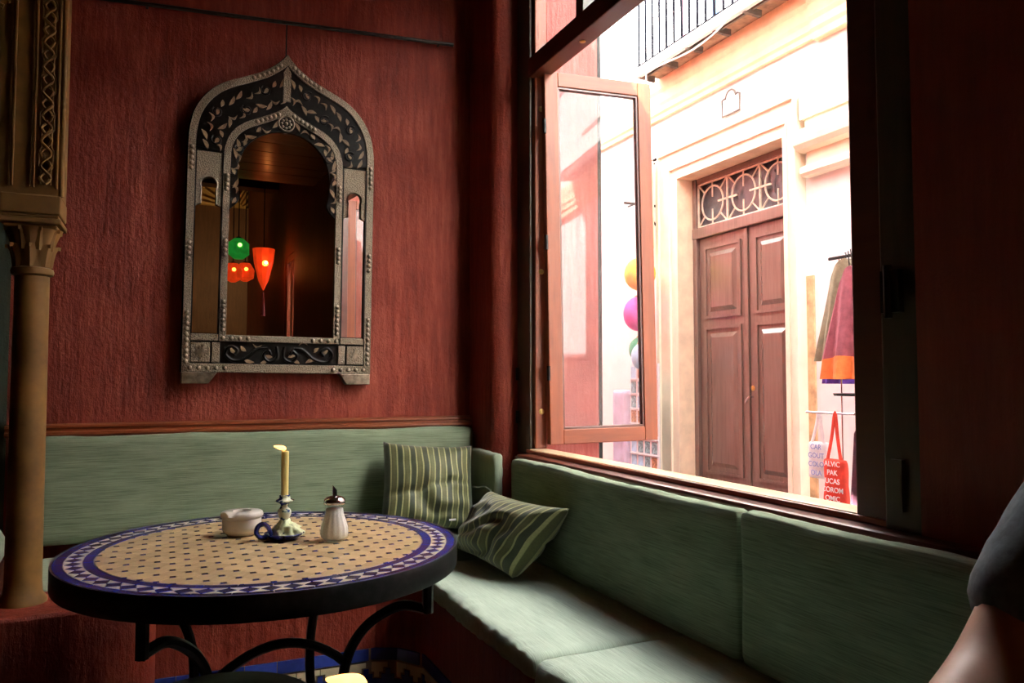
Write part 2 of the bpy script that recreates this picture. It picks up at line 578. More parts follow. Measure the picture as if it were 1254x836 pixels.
def smoothpath(pts, n=6):
    """Catmull-Rom through the points"""
    P = [Vector(p) for p in pts]
    out = []
    for i in range(len(P) - 1):
        a, b_, c, d = P[max(i - 1, 0)], P[i], P[i + 1], P[min(i + 2, len(P) - 1)]
        for k in range(n):
            t = k / n
            out.append(0.5 * ((2 * b_) + (c - a) * t + (2 * a - 5 * b_ + 4 * c - d) * t * t + (3 * b_ - a - 3 * c + d) * t ** 3))
    out.append(P[-1])
    return [tuple(p) for p in out]

# ================================================================ STRUCTURE
BW = 3.09          # back wall
CEIL = 2.78
g = G().box(-0.50, 1.62, BW, BW + 0.2, -0.1, CEIL)
struct('wall_back', g, 'red_plaster', 'brushed red plaster wall behind the carved mirror', 'wall')
g = G().box(-2.5, -0.50, BW, BW + 0.2, -0.1, CEIL)
struct('wall_alcove', g, 'green_plaster', 'dark green alcove wall left of the carved column', 'wall')
struct('floor', G().box(-2.6, 1.62, -5.0, BW + 0.2, -0.1, 0), 'terracotta', 'dark tiled floor of the tea room under the tables', 'floor')
struct('wall_left', G().box(-2.7, -2.5, -5.0, BW + 0.2, -0.1, 4.4), 'brown_plaster', 'brown red plaster wall on the left of the room', 'wall')
# pilaster at the far end of the window wall, with a soft rounded edge
pl = [(1.62, BW), (1.18, BW), (1.18, 2.88)] + arc(1.25, 2.87, 0.07, 180, 270, 10)[1:] + [(1.62, 2.80)]
struct('wall_pilaster', G().prism(pl, -0.1, CEIL + 0.6), 'red_plaster', 'rounded red plaster pilaster between corner and window', 'wall', smooth=True)
# window wall: below, near part, far outside reveal
g = G()
g.box(1.262, 1.34, 0.98, 2.80, -0.1, 0.80)
g.box(1.34, 1.60, 0.98, 2.80, -0.1, 0.72)
struct('wall_right', g, 'red_plaster', 'red plaster wall below the window behind the bench', 'wall')
g = G()
g.box(1.25, 1.56, -1.48, 0.98, -0.1, CEIL + 0.6)
g.box(1.25, 1.48, -2.00, -1.48, -0.1, 0.55)
g.box(1.25, 1.48, -2.00, -1.48, 2.35, 4.4)
g.box(1.25, 1.48, -1.48, -0.48, CEIL + 0.6, 4.4)
g.box(1.25, 1.48, -5.0, -2.00, -0.1, 4.4)
struct('wall_near', g, 'near_plaster', 'dark brown red plaster wall right of the window', 'wall')
g = G().box(1.34, 1.60, 2.70, 2.755, 0.0, 3.4)
struct('wall_reveal', g, 'pink_plaster', 'pink red outer window reveal behind the open sash', 'wall', bevel=0.02)
g = G().box(-2.6, 1.62, -5.2, -5.0, -0.1, 4.4)
struct('wall_rear', g, 'rear_plaster', 'rear wall of the room, seen only in the mirror', 'wall')
# ceiling boards of the front room, higher plain ceiling behind
t = thing('ceiling', 'wooden board ceiling above the benches', 'ceiling', (0, 1.3, CEIL), kind='structure')
obj('ceiling_slab', G().box(-2.6, 1.30, -0.55, BW + 0.2, CEIL + 0.02, CEIL + 0.12), 'ceiling_wood', t)
bd = raw('board', G().box(-1.9, 1.9, -0.055, 0.055, 0, 0.02), 'ceiling_wood')
for i in range(31):
    o = link('board', bd, t)
    o.location = (-0.62, -0.48 + i * 0.117, CEIL + R.uniform(-0.003, 0.001))
struct('ceiling_rear', G().box(-2.6, 1.62, -5.2, -0.55, 4.3, 4.4), 'brown_plaster', 'higher dim ceiling of the rear room', 'ceiling')
struct('trim_beam', G().box(-2.5, 1.25, -0.62, -0.48, 2.785, 4.35), 'table_wood', 'dark header beam where the board ceiling ends', 'beam')
struct('trim_crossbeam', G().box(-2.5, 1.25, -2.6, -2.42, 3.15, 3.29), 'table_wood', 'dark beam across the rear room', 'beam')

# upper street wall of this house (casts the shade on the lane)
struct('wall_street', G().box(1.30, 1.62, -3.2, 14, CEIL + 0.6, 6.5), 'house_pink', 'upper outer wall of this house above the window', 'wall')
struct('wall_street_far', G().box(1.40, 1.62, BW + 0.2, 14, -0.3, CEIL + 0.6), 'pink_plaster', 'outer wall of this house along the lane', 'wall')
struct('wall_street_low', G().box(1.30, 1.62, -26, -5.0, -0.3, CEIL + 0.6), 'house_pink', 'unseen outer wall along the lane, kept low to let sun through', 'wall')  # unseen; height chosen so sun reaches the facade opposite and bounces indoors
struct('floor_lane', G().box(1.62, 3.7, -26, 16, -0.3, -0.15), 'street_stone', 'pale stone paving of the lane outside', 'floor')

# wooden rail on the back wall above the cushion
g = G()
prof = [(BW, 0.907), (BW - 0.03, 0.907), (BW - 0.036, 0.914), (BW - 0.036, 0.922), (BW - 0.026, 0.927), (BW - 0.026, 0.932), (BW - 0.034, 0.938), (BW - 0.034, 0.945), (BW - 0.02, 0.95), (BW, 0.95)]
g.prism(prof, -0.50, 1.18, 'YZ')
struct('trim_back_rail', g, 'red_wood_x', 'red brown moulded wood rail above the back cushion', 'trim')
# rail under the window, in front of the wall
g = G()
prof = [(1.262, 0.77), (1.205, 0.77), (1.205, 0.812), (1.209, 0.82), (1.216, 0.822), (1.262, 0.822)]
g.prism([(x, z) for x, z in prof], -1.1, 2.66, 'XZ')
struct('trim_window_rail', g, 'dark_wood_y', 'dark red wood rail running under the window', 'trim')

# ---------------------------------------------------------------- window_1
WX0, WX1 = 1.262, 1.335
YN, YF = 1.135, 2.62
SZ, LZ = 0.8385, 2.284
t = thing('window_1', 'red brown wooden casement window, one sash open to the lane', 'window', (WX0, 1.9, SZ), kind='structure')
obj('sill', G().box(WX0, WX1, YN - 0.05, YF + 0.04, 0.80, SZ), 'pine_sill', t, bevel=0.003)
obj('frame_bottom', G().box(WX0 - 0.006, WX0 + 0.001, YN - 0.12, YF + 0.06, 0.8225, SZ - 0.003), 'red_wood_y', t, bevel=0.002)
obj('lintel', G().box(WX0, WX1, YN - 0.05, YF + 0.05, LZ, LZ + 0.075), 'dark_wood_y', t, bevel=0.004)
obj('far_jamb', G().box(WX0 + 0.023, WX1, YF + 0.035, YF + 0.085, SZ, CEIL + 0.3), 'red_wood_z', t, bevel=0.004)
obj('near_jamb', G().box(WX0, WX1, YN - 0.08, YN, 0.815, CEIL + 0.3), 'dark_wood_y', t, bevel=0.004)
obj('casing', G().box(WX0 + 0.013, WX1, YF + 0.082, 2.805, 0.815, CEIL + 0.02), 'dark_wood_z', t, bevel=0.004)
obj('casing', G().box(WX0 - 0.012, WX1 + 0.02, 0.975, YN - 0.078, 0.815, CEIL + 0.02), 'dark_wood_z', t, bevel=0.004)
obj('casing_bead', G().box(WX0 + 0.011, WX0 + 0.022, YF + 0.06, YF + 0.083, 0.83, CEIL), 'dark_wood_z', t, bevel=0.003)
obj('transom_mullion', G().box(WX0, WX1, 2.235, 2.285, LZ + 0.07, CEIL + 0.3), 'dark_wood_z', t, bevel=0.003)
obj('transom_mullion', G().box(WX0, WX1, 1.65, 1.70, LZ + 0.07, CEIL + 0.3), 'dark_wood_z', t, bevel=0.003)
for y0, y1 in ((2.285, YF + 0.035), (1.70, 2.235), (YN, 1.65)):
    obj('transom_pane', G().box(1.298, 1.302, y0, y1, LZ + 0.07, CEIL + 0.3), 'window_glass', t)
for z in (0.98, 1.52, 2.16):
    obj('strike_plate', G().lathe([(0.011, 0), (0.011, 0.003), (0.006, 0.005)], (0, 0, 0), 12), 'brass', t)
    o = COL.objects[-1]
    o.location = (1.31, YF + 0.0355, z)
    o.rotation_euler = (rad(90), 0, 0)
for y in (2.30, 1.95):
    o = obj('latch_plate', G().lathe([(0.011, 0), (0.011, 0.003), (0.006, 0.005)], (0, 0, 0), 12), 'brass', t)
    o.location = (1.298, y, LZ + 0.0005)
    o.rotation_euler = (PI, 0, 0)
# shutter hinge and bolt on the near casing
o = obj('shutter_hinge', G().box(1.236, 1.250, 1.005, 1.045, 1.23, 1.31).lathe([(0.008, 0), (0.008, 0.10)], (1.238, 1.03, 1.22), 10), 'black_iron', t)
o = obj('shutter_bolt', G().box(1.240, 1.250, 1.01, 1.035, 0.86, 0.955), 'dark_wood_z', t)
o = obj('shutter_hinge', G().lathe([(0.007, 0), (0.007, 0.05)], (1.268, 2.785, 1.10), 10).lathe([(0.007, 0), (0.007, 0.05)], (1.268, 2.785, 0.93), 10), 'black_iron', t)
# open sash, hinged on the far jamb, swung out over the lane
sash = bpy.data.objects.new('sash', None)
COL.objects.link(sash)
sash.parent = t
sash.location = Vector((1.341, 2.642, 0)) - Vector(t.location)
sash.rotation_euler = (0, rad(-0.9), rad(-4.7))
SW, S0, S1, ST, SD = 0.462, 0.856, 2.297, 0.056, 0.036
def sobj(name, g, mat, bevel=0.003):
    o = link(name, raw(name, g, mat), sash, inv=False)
    if bevel:
        md = o.modifiers.new('bevel', 'BEVEL')
        md.width = bevel
        md.segments = 2
        md.limit_method = 'ANGLE'
    return o
sobj('stile', G().box(0, ST, -SD, 0, S0, S1), 'red_wood_z')
sobj('stile', G().box(SW - ST, SW, -SD, 0, S0, S1).box(SW, SW + 0.012, -SD * 0.5, 0.004, S0 + 0.01, S1 - 0.01), 'red_wood_z')
sobj('top_rail', G().box(ST, SW - ST, -SD, 0, S1 - ST, S1), 'red_wood_x')
sobj('bottom_rail', G().box(ST, SW - ST, -SD, 0, S0, S0 + ST), 'red_wood_x')
sobj('glazing_bead', G().box(ST, ST + 0.008, -SD + 0.006, -0.006, S0 + ST, S1 - ST).box(SW - ST - 0.008, SW - ST, -SD + 0.006, -0.006, S0 + ST, S1 - ST)
     .box(ST, SW - ST, -SD + 0.006, -0.006, S0 + ST, S0 + ST + 0.008).box(ST, SW - ST, -SD + 0.006, -0.006, S1 - ST - 0.008, S1 - ST), 'dark_wood_y', 0.001)
sobj('pane', G().box(ST, SW - ST, -SD * 0.5 - 0.002, -SD * 0.5 + 0.002, S0 + ST, S1 - ST), 'window_glass', 0)
for z in (1.10, 1.60, 2.05):
    sobj('hinge', G().lathe([(0.007, 0), (0.007, 0.055)], (-0.004, -SD - 0.004, z), 10), 'black_iron', 0)
sash2 = bpy.data.objects.new('sash', None)
COL.objects.link(sash2)
sash2.parent = t
sash2.location = Vector((1.341, 1.105, 0)) - Vector(t.location)
sash2.rotation_euler = (0, 0, rad(4))
for ch in list(sash.children):
    c = ch.copy()
    COL.objects.link(c)
    c.parent = sash2
# second window further back along the same wall (seen in the mirror)
t2 = thing('window_2', 'second window behind the camera, seen as bright bars in the mirror', 'window', (1.26, -1.74, 0.55), kind='structure')
obj('frame', G().box(1.26, 1.36, -2.00, -1.93, 0.55, 2.35).box(1.26, 1.36, -1.55, -1.48, 0.55, 2.35).box(1.26, 1.36, -1.93, -1.55, 2.28, 2.35).box(1.26, 1.36, -1.93, -1.55, 0.55, 0.62).box(1.27, 1.35, -1.78, -1.70, 0.62, 2.28), 'red_wood_z', t2, bevel=0.004)
for y0, y1 in ((-1.93, -1.78), (-1.70, -1.55)):
    obj('pane', G().box(1.305, 1.309, y0, y1, 0.62, 2.28), 'window_glass', t2)

# ================================================================ OPPOSITE HOUSE
FX = 3.49
bh = thing('house_facade', 'cream and white house front across the lane with double door', 'house', (FX, 4.1, -0.15), kind='structure')
YA0, YA1 = 3.59, 4.67
ZO = 2.597
g = G()
g.box(FX, FX + 0.4, YA1 + 0.02, 16, -0.3, 6.9)
g.box(FX, FX + 0.4, -26, YA0 - 0.02, -0.3, 6.9)
g.box(FX, FX + 0.4, YA0 - 0.02, YA1 + 0.02, ZO + 0.02, 6.9)
obj('wall', g, 'facade_white', bh)
# architrave with stepped mouldings
g = G()
for (d0, d1, x) in ((0.0, 0.075, 3.432), (0.075, 0.09, 3.415), (0.09, 0.205, 3.425), (0.205, 0.235, 3.405)):
    y0, y1, z = YA0 - d1 * 0.55, YA1 + d1, ZO + d1
    yi0, yi1, zi = YA0 - d0 * 0.55, YA1 + d0, ZO + d0
    g.box(x, FX, yi1, y1, -0.15, z)
    g.box(x, FX, y0, yi0, -0.15, z)
    g.box(x, FX, yi0, yi1, zi, z)
obj('architrave', g, 'facade_cream', bh)
g = G().box(3.434, 3.62, YA1 - 0.0005, YA1 + 0.02, -0.15, ZO).box(3.434, 3.62, YA0 - 0.02, YA0 + 0.0005, -0.15, ZO).box(3.434, 3.62, YA0, YA1, ZO - 0.0005, ZO + 0.02)
obj('door_reveal', g, 'facade_apricot', bh)
# apricot worn strip beside the architrave (return face)
obj('worn_strip', G().box(FX - 0.012, FX + 0.01, 3.405, YA0 - 0.125, -0.15, 1.72), 'worn_apricot', bh)
# cornice: stacked mouldings under the balcony
g = G()
g.prism([(FX, 3.13), (3.458, 3.13), (3.455, 3.16), (3.44, 3.175), (3.44, 3.215), (3.43, 3.24), (3.43, 3.31), (3.418, 3.34), (3.418, 3.42), (FX, 3.42)], 3.34, 16, 'XZ')
g.prism([(FX, 3.11), (3.44, 3.11), (3.435, 3.15), (3.42, 3.17), (3.42, 3.215), (3.405, 3.24), (3.405, 3.31), (3.39, 3.34), (3.39, 3.42), (FX, 3.42)], -26, 3.34, 'XZ')
obj('cornice', g, 'facade_yellow', bh)
# capital of the pilaster on the right of the door: stacked mouldings
g = G()
Y0, Y1 = 1.5, 3.44
g.box(3.425, FX, Y0, Y1, 2.655, 2.80)
g.box(3.44, FX, Y0, Y1 - 0.03, 2.595, 2.655)
g.prism([(FX, 2.455), (3.43, 2.455), (3.395, 2.465), (3.37, 2.49), (3.362, 2.525), (3.37, 2.56), (3.395, 2.585), (3.43, 2.595), (FX, 2.595)], Y0, Y1, 'XZ')
g.box(3.45, FX, Y0, Y1 - 0.03, 2.37, 2.455)
g.prism([(FX, 2.31), (3.43, 2.31), (3.41, 2.325), (3.41, 2.355), (3.43, 2.37), (FX, 2.37)], Y0, Y1 - 0.01, 'XZ')
obj('capital', g, 'facade_cream', bh)
# house number plaque
pq = [(4.02, 2.92), (4.197, 2.92), (4.197, 3.035)] + [(4.17, 3.04)] + arc(4.11, 3.035, 0.05, 0, 180, 10) + [(4.04, 3.04), (4.02, 3.035)]
po = obj('number_plaque', G().prism(pq, FX - 0.014, FX, 'YZ'), 'cloth_white', bh)
obj('plaque_edge', G().tube([(FX - 0.014, y, z) for y, z in pq], 0.007, 6, True), 'slab_grey', po)

# double door with grille light above
dx = 3.60
dt = thing('door_1', 'brown panelled double door with white grille transom across the lane', 'door', (dx, 4.1, -0.15), kind='structure')
g = G()
g.box(dx - 0.03, dx + 0.06, YA1 - 0.045, YA1, -0.15, ZO)
g.box(dx - 0.03, dx + 0.06, YA0, YA0 + 0.045, -0.15, ZO)
g.box(dx - 0.035, dx + 0.06, YA0, YA1, 2.145, 2.225)
g.box(dx - 0.02, dx + 0.06, YA0, YA1, ZO - 0.045, ZO)
obj('frame', g, 'door_wood', dt, bevel=0.006)
obj('transom_glass', G().box(dx + 0.035, dx + 0.045, YA0 + 0.045, YA1 - 0.045, 2.225, ZO - 0.045), 'dark_opening', dt)
gz0, gz1 = 2.225, ZO - 0.045
gy0, gy1 = YA0 + 0.045, YA1 - 0.045
gr = obj('grille', G().box(dx - 0.012, dx + 0.0, gy0, gy1, gz0, gz0 + 0.012).box(dx - 0.012, dx, gy0, gy1, gz1 - 0.012, gz1).box(dx - 0.012, dx, gy0, gy0 + 0.012, gz0, gz1).box(dx - 0.012, dx, gy1 - 0.012, gy1, gz0, gz1), 'grille_paint', dt)
zc = (gz0 + gz1) / 2
cells = 3
cw = (gy1 - gy0) / cells
for i in range(cells):
    yc = gy0 + cw * (i + 0.5)
    rr = 0.118
    obj('ring', G().tube([(dx - 0.006, yc + rr * math.cos(2 * PI * k / 28), zc + rr * 1.05 * math.sin(2 * PI * k / 28)) for k in range(28)], 0.007, 6, True), 'grille_paint', gr)
    bar = G()
    bar.tube([(dx - 0.006, yc, zc + 0.045), (dx - 0.006, yc, gz1)], 0.006, 6).tube([(dx - 0.006, yc, zc - 0.045), (dx - 0.006, yc, gz0)], 0.006, 6)
    for s in (-1, 1):
        for q in (-1, 1):
            bar.tube([(dx - 0.006, yc + s * rr * 0.72, zc + q * rr * 0.72), (dx - 0.006, yc + s * cw / 2, gz1 if q > 0 else gz0)], 0.006, 6)
    obj('spoke', bar, 'grille_paint', gr)
    if i:
        obj('bar', G().box(dx - 0.013, dx, yc - cw / 2 - 0.006, yc - cw / 2 + 0.006, gz0, gz1), 'grille_paint', gr)
        obj('cross_bar', G().box(dx - 0.013, dx, yc - cw / 2 - 0.10, yc - cw / 2 + 0.10, zc - 0.006, zc + 0.006), 'grille_paint', gr)
for (y0, y1) in ((4.105, YA1 - 0.045), (YA0 + 0.045, 4.095)):
    leaf = obj('leaf', G().box(dx, dx + 0.05, y0, y1, -0.13, 2.145), 'door_wood', dt, bevel=0.004)
    w0, w1 = y0 + 0.085, y1 - 0.085
    for z0, z1 in ((1.565, 2.055), (0.45, 1.465), (0.0, 0.36)):
        pan = G()
        pan.box(dx - 0.012, dx, w0 - 0.02, w0, z0 - 0.02, z1 + 0.02).box(dx - 0.012, dx, w1, w1 + 0.02, z0 - 0.02, z1 + 0.02)
        pan.box(dx - 0.012, dx, w0, w1, z0 - 0.02, z0).box(dx - 0.012, dx, w0, w1, z1, z1 + 0.02)
        a = [(w0 + 0.03, z0 + 0.03), (w1 - 0.03, z0 + 0.03), (w1 - 0.03, z1 - 0.03), (w0 + 0.03, z1 - 0.03)]
        b_ = [(w0 + 0.06, z0 + 0.06), (w1 - 0.06, z0 + 0.06), (w1 - 0.06, z1 - 0.06), (w0 + 0.06, z1 - 0.06)]
        pan.add([(dx, y, z) for y, z in a] + [(dx - 0.016, y, z) for y, z in b_], [(0, 1, 5, 4), (1, 2, 6, 5), (2, 3, 7, 6), (3, 0, 4, 7), (4, 5, 6, 7)])
        obj('panel', pan, 'door_wood', leaf, fix=True)
    if y0 > 4.1:
        obj('meeting_bead', G().box(dx - 0.015, dx, y0 - 0.012, y0 + 0.025, -0.13, 2.14), 'door_wood', leaf, bevel=0.004)
    else:
        o = obj('lock_rose', G().lathe([(0.018, 0), (0.018, 0.006), (0.008, 0.009)], (0, 0, 0), 16), 'brass', leaf)
        o.location = (dx, 4.07, 1.044)
        o.rotation_euler = (0, rad(-90), 0)
        obj('handle', G().tube([(dx, 4.07, 0.985), (dx - 0.035, 4.07, 0.985), (dx - 0.04, 4.085, 0.97), (dx - 0.04, 4.10, 0.945)], 0.007, 8), 'chrome', leaf)

# balcony
ZB = 3.392
bt = thing('balcony', 'narrow balcony with iron railing above the street door', 'balcony', (3.35, 4.2, ZB), kind='structure')
obj('edge_beam', G().box(3.20, 3.235, -3, 4.86, ZB, ZB + 0.07), 'facade_white', bt)
obj('slab', G().box(3.235, FX, -3, 4.86, ZB + 0.03, ZB + 0.07), 'slab_brown', bt)
rb = raw('joist', G().box(3.225, 3.30, -0.012, 0.012, ZB - 0.008, ZB + 0.03).box(3.30, FX - 0.13, -0.012, 0.012, ZB - 0.012, ZB + 0.03), 'slab_grey')
for y in (4.84, 4.55, 4.26, 3.97, 3.68, 3.39, 3.10, 2.81):
    o = link('joist', rb, bt)
    o.location = (0, y, 0)
obj('soffit_batten', G().box(3.275, 3.29, -3, 4.86, ZB + 0.012, ZB + 0.03), 'slab_grey', bt)
bar = raw('baluster', G().box(-0.0065, 0.0065, -0.0065, 0.0065, 0, 0.95), 'rail_metal')
rl = obj('railing', G().box(3.205, 3.23, -3, 4.86, ZB + 1.0, ZB + 1.02).box(3.21, 3.225, -3, 4.86, ZB + 0.075, ZB + 0.09), 'rail_metal', bt)
for i in range(34):
    o = link('baluster', bar, rl)
    o.location = (3.217, 4.83 - i * 0.088, ZB + 0.07)
obj('shutter_door', G().box(FX - 0.03, FX, 3.45, 3.95, ZB + 0.07, ZB + 2.1), 'cloth_lilac', bt)
o = thing('balcony_towel', 'pink towel hanging behind the balcony railing', 'towel', (3.28, 4.36, ZB + 0.3))
obj('cloth', G().box(3.262, 3.270, 4.34, 4.37, ZB + 0.12, ZB + 0.42), 'cloth_pink', o)
obj('fold', G().box(3.270, 3.276, 4.33, 4.36, ZB + 0.14, ZB + 0.42), 'cloth_pink', o)
o = thing('balcony_towel', 'blue towel hanging behind the balcony railing', 'towel', (3.28, 4.0, ZB + 0.3))
obj('cloth', G().box(3.262, 3.270, 3.98, 4.04, ZB + 0.10, ZB + 0.48), 'cloth_blue', o)
obj('fold', G().box(3.270, 3.276, 3.97, 4.02, ZB + 0.12, ZB + 0.48), 'cloth_blue', o)
# drooping cable along the balcony
pth = smoothpath([(3.19, 4.72, ZB - 0.01), (3.192, 4.45, ZB - 0.035), (3.195, 4.2, ZB - 0.06), (3.198, 3.95, ZB - 0.045), (3.19, 3.7, ZB + 0.01), (3.19, 3.45, ZB + 0.05), (3.19, 3.1, ZB + 0.055)])
ct = tag(obj('cable', G().tube(pth, 0.006, 6).tube([(3.19, 4.70, ZB - 0.01), (3.19, 4.70, ZB - 0.12)], 0.006, 6).tube([(3.19, 4.73, ZB - 0.008), (3.205, 4.73, ZB + 0.03)], 0.006, 6).tube([(3.19, 3.1, ZB + 0.055), (3.203, 3.1, ZB + 0.05)], 0.006, 6), 'cable_white', smooth=True), 'white cable drooping below the balcony edge', 'cable')
tag(obj('downpipe', G().lathe([(0.02, -0.15), (0.02, 6)], (1.645, 2.80, 0), 10), 'black_iron', smooth=True), 'thin black downpipe beside the pink reveal outside', 'pipe')

# ---------------------------------------------------------------- clothes and bags outside
rk = thing('clothes_rail', 'black metal clothes rail in the lane right of the door', 'clothes rail', (3.2, 2.9, -0.15))
obj('bar', G().tube([(3.2, 3.02, 1.742), (3.2, 1.9, 1.742)], 0.009, 8), 'black_iron', rk, smooth=True)
obj('post', G().tube([(3.2, 1.9, -0.15), (3.2, 1.9, 1.742)], 0.012, 8), 'black_iron', rk, smooth=True)
obj('post', G().tube([(3.2, 2.955, 1.742), (3.2, 2.955, 1.05), (3.2, 2.955, -0.15)], 0.004, 8), 'chrome', rk, smooth=True)
obj('tray', G().lathe([(0.13, 0), (0.135, 0.012)], (3.2, 2.83, 1.02), 20), 'black_iron', rk)
obj('lower_bar', G().tube([(3.2, 3.2, 0.925), (3.2, 1.9, 0.925)], 0.006, 8), 'chrome', rk, smooth=True)

def garment(y_top, y_bot, z_top, z_bot, w_top, w_bot, x, thick, mat, name, label, cat, hem=None, seed=0):
    """hanging cloth: shoulder slope, folds, real thickness"""
    t = thing(name, label, cat, (x, y_top, z_top), 'clothes hanging on the rail outside')
    nu, nv = 14, 16
    def build(v0, v1, grow=0.0):
        gg = G()
        rows = []
        for side in (-1, 1):
            for j in range(nv + 1):
                v_ = v0 + (v1 - v0) * j / nv
                yc = y_top + (y_bot - y_top) * v_
                w = (w_top + (w_bot - w_top) * min(1, v_ * 1.3))
                for i in range(nu + 1):
                    u_ = i / nu * 2 - 1
                    drop = 0.10 * abs(u_) ** 1.5 * (1 - v_)
                    fold = 0.018 * math.sin(u_ * 7 + seed + v_ * 1.5) * (0.3 + v_)
                    th = (thick + grow) * math.sqrt(max(0.02, 1 - u_ ** 4)) * (0.7 + 0.5 * v_)
                    gg.v.append((x + side * th + fold, yc + u_ * w, z_top + (z_bot - z_top) * v_ - drop))
        W = nu + 1
        H_ = (nv + 1) * W
        for j in range(nv):
            for i in range(nu):
                a = j * W + i
                gg.f.append((a, a + 1, a + W + 1, a + W))
                gg.f.append((H_ + a, H_ + a + W, H_ + a + W + 1, H_ + a + 1))
            for i in (0, nu):
                a = j * W + i
                gg.f.append((a, a + W, H_ + a + W, H_ + a))
        for i in range(nu):
            for j in (0, nv):
                a = j * W + i
                gg.f.append((a, a + 1, H_ + a + 1, H_ + a))
        return gg
    obj('body', build(0, 1), mat, t, smooth=True, fix=True)
    if hem:
        obj('hem', build(hem[0], 1.01, 0.006), hem[1], t, smooth=True, fix=True)
    obj('hanger', G().tube([(x, y_top, z_top - 0.01), (x, y_top, z_top + 0.03), (x - 0.01, y_top, 1.755)], 0.003, 6), 'black_iron', t)
    return t
garment(3.0, 3.05, 1.71, 1.08, 0.05, 0.10, 3.27, 0.02, 'cloth_purple', 'purple_scarf', 'purple patterned garment hanging behind the olive coat', 'garment', seed=1)
gt = garment(2.90, 2.985, 1.73, 1.20, 0.105, 0.12, 3.19, 0.03, 'cloth_olive', 'olive_coat', 'olive grey coat hanging on the rail outside', 'garment', seed=2)
garment(2.79, 2.85, 1.67, 1.11, 0.085, 0.135, 3.11, 0.03, 'cloth_maroon', 'maroon_coat', 'maroon coat with orange hem hanging in front of the olive coat', 'garment', hem=(0.80, 'cloth_orange'), seed=3)
garment(2.84, 2.84, 1.60, 1.30, 0.03, 0.06, 3.15, 0.012, 'cloth_red', 'red_scarf', 'bright red scarf between the maroon coat and the olive coat', 'garment', seed=5)
garment(2.735, 2.735, 0.915, 0.38, 0.07, 0.08, 3.12, 0.03, 'cloth_plum', 'plum_trousers', 'dark plum trousers hanging right of the red bag', 'garment', seed=4)

def text(name, s, loc, size, mat, parent, rx=rad(90), rz=rad(-90)):
    cu = bpy.data.curves.new(name, 'FONT')
    cu.body = s
    cu.size = size
    cu.align_x = 'CENTER'
    cu.extrude = 0.0006
    cu.offset = size * 0.012
    cu.materials.append(MATS[mat])
    tmp = bpy.data.objects.new(name, cu)
    COL.objects.link(tmp)
    me = bpy.data.meshes.new_from_object(tmp.evaluated_get(bpy.context.evaluated_depsgraph_get()))
    bpy.data.objects.remove(tmp)
    o = link(name, me, parent)
    o.location = loc
    o.rotation_euler = (rx, 0, rz)
    return o
def bag(name, label, x, yc, z0, z1, w, mat, lines, ink, top):
    t = thing(name, label, 'bag', (x, yc, z0), 'printed cloth bags under the clothes')
    def puff(p, n):
        v_ = (p.z - z0) / (z1 - z0)
        return Vector((0.006 * nz(p, 14, 3) , 0.006 * nz(p, 9, 5) + (p.y - yc) * (0.12 * (1 - v_)), 0))
    obj('body', G().soft((x - 0.02, yc - w, z0), (x + 0.02, yc + w, z1), 0.016, 0.02, puff), mat, t, smooth='all')
    obj('strap', G().tube(smoothpath([(x - 0.012, yc + w * 0.65, z1 - 0.01), (x - 0.006, yc + w * 0.25, (z1 + top) / 2), (x, yc, top), (x - 0.004, yc - w * 0.25, (z1 + top) / 2), (x - 0.012, yc - w * 0.65, z1 - 0.01)]), 0.011, 6, False, (0.35, 1)), mat, t, smooth=True)
    n = len(lines)
    for i, s in enumerate(lines):
        text('lettering', s, (x - 0.0285, yc, z1 - (z1 - z0) * (i + 0.85) / (n + 0.3)), (z1 - z0) / (n + 0.9) * 0.95, ink, t)
    return t
bag('red_bag', 'red cloth bag with rows of white letters right of the white bag', 3.18, 2.984, 0.455, 0.69, 0.068, 'cloth_red', ['ALVIC', 'PAK', 'UCAS', 'COROM', 'OMIC'], 'ink_white', 0.93)
bag('white_bag', 'white cloth bag with rows of blue letters left of the red bag', 3.24, 3.15, 0.565, 0.765, 0.066, 'cloth_white', ['CAR', 'GOUT', 'COLO', 'OLA'], 'ink_blue', 0.93)

# goods hung left of the door
def lantern(c, r, sz, mat, label, ztop=2.45):
    t = thing('cloth_lantern', label, 'lantern', c, 'coloured cloth lanterns hung outside a shop')
    obj('shade', G().ball(c, r, 1, 1, sz, 18, 12), mat, t, smooth='all')
    obj('cord', G().tube([(c[0], c[1], c[2] + r * sz * 0.98), (c[0], c[1], ztop)], 0.004, 6), 'black_iron', t)
    obj('cap', G().lathe([(0.03, 0), (0.03, 0.012)], (c[0], c[1], c[2] + r * sz - 0.008), 10), 'brass', t)
lantern((3.25, 4.895, 1.90), 0.12, 1.05, 'cloth_yellow', 'yellow cloth lantern topmost left of the door')
lantern((3.25, 4.92, 1.60), 0.115, 1.15, 'cloth_magenta', 'magenta cloth lantern below the yellow one', 1.757)
lantern((3.30, 4.97, 1.33), 0.09, 1.1, 'cloth_green', 'green cloth lantern below the magenta one', 1.455)
lantern((3.18, 4.78, 1.27), 0.075, 1.3, 'cloth_sky', 'pale blue cloth lantern in front of the green one')
obj_t = thing('lantern_bracket', 'dark metal bracket holding the cloth lanterns', 'bracket', (FX, 4.95, 2.45))
obj('arm', G().tube([(FX, 4.95, 2.45), (3.15, 4.95, 2.45)], 0.01, 8).tube([(3.25, 4.78, 2.45), (3.25, 5.05, 2.45)], 0.008, 8), 'black_iron', obj_t)
obj('brace', G().tube([(FX, 4.95, 2.25), (3.3, 4.95, 2.44)], 0.008, 8), 'black_iron', obj_t)
bn = thing('hanging_banner', 'patterned cream and brown cloth hung above the yellow lantern', 'banner', (3.36, 4.98, 2.1))
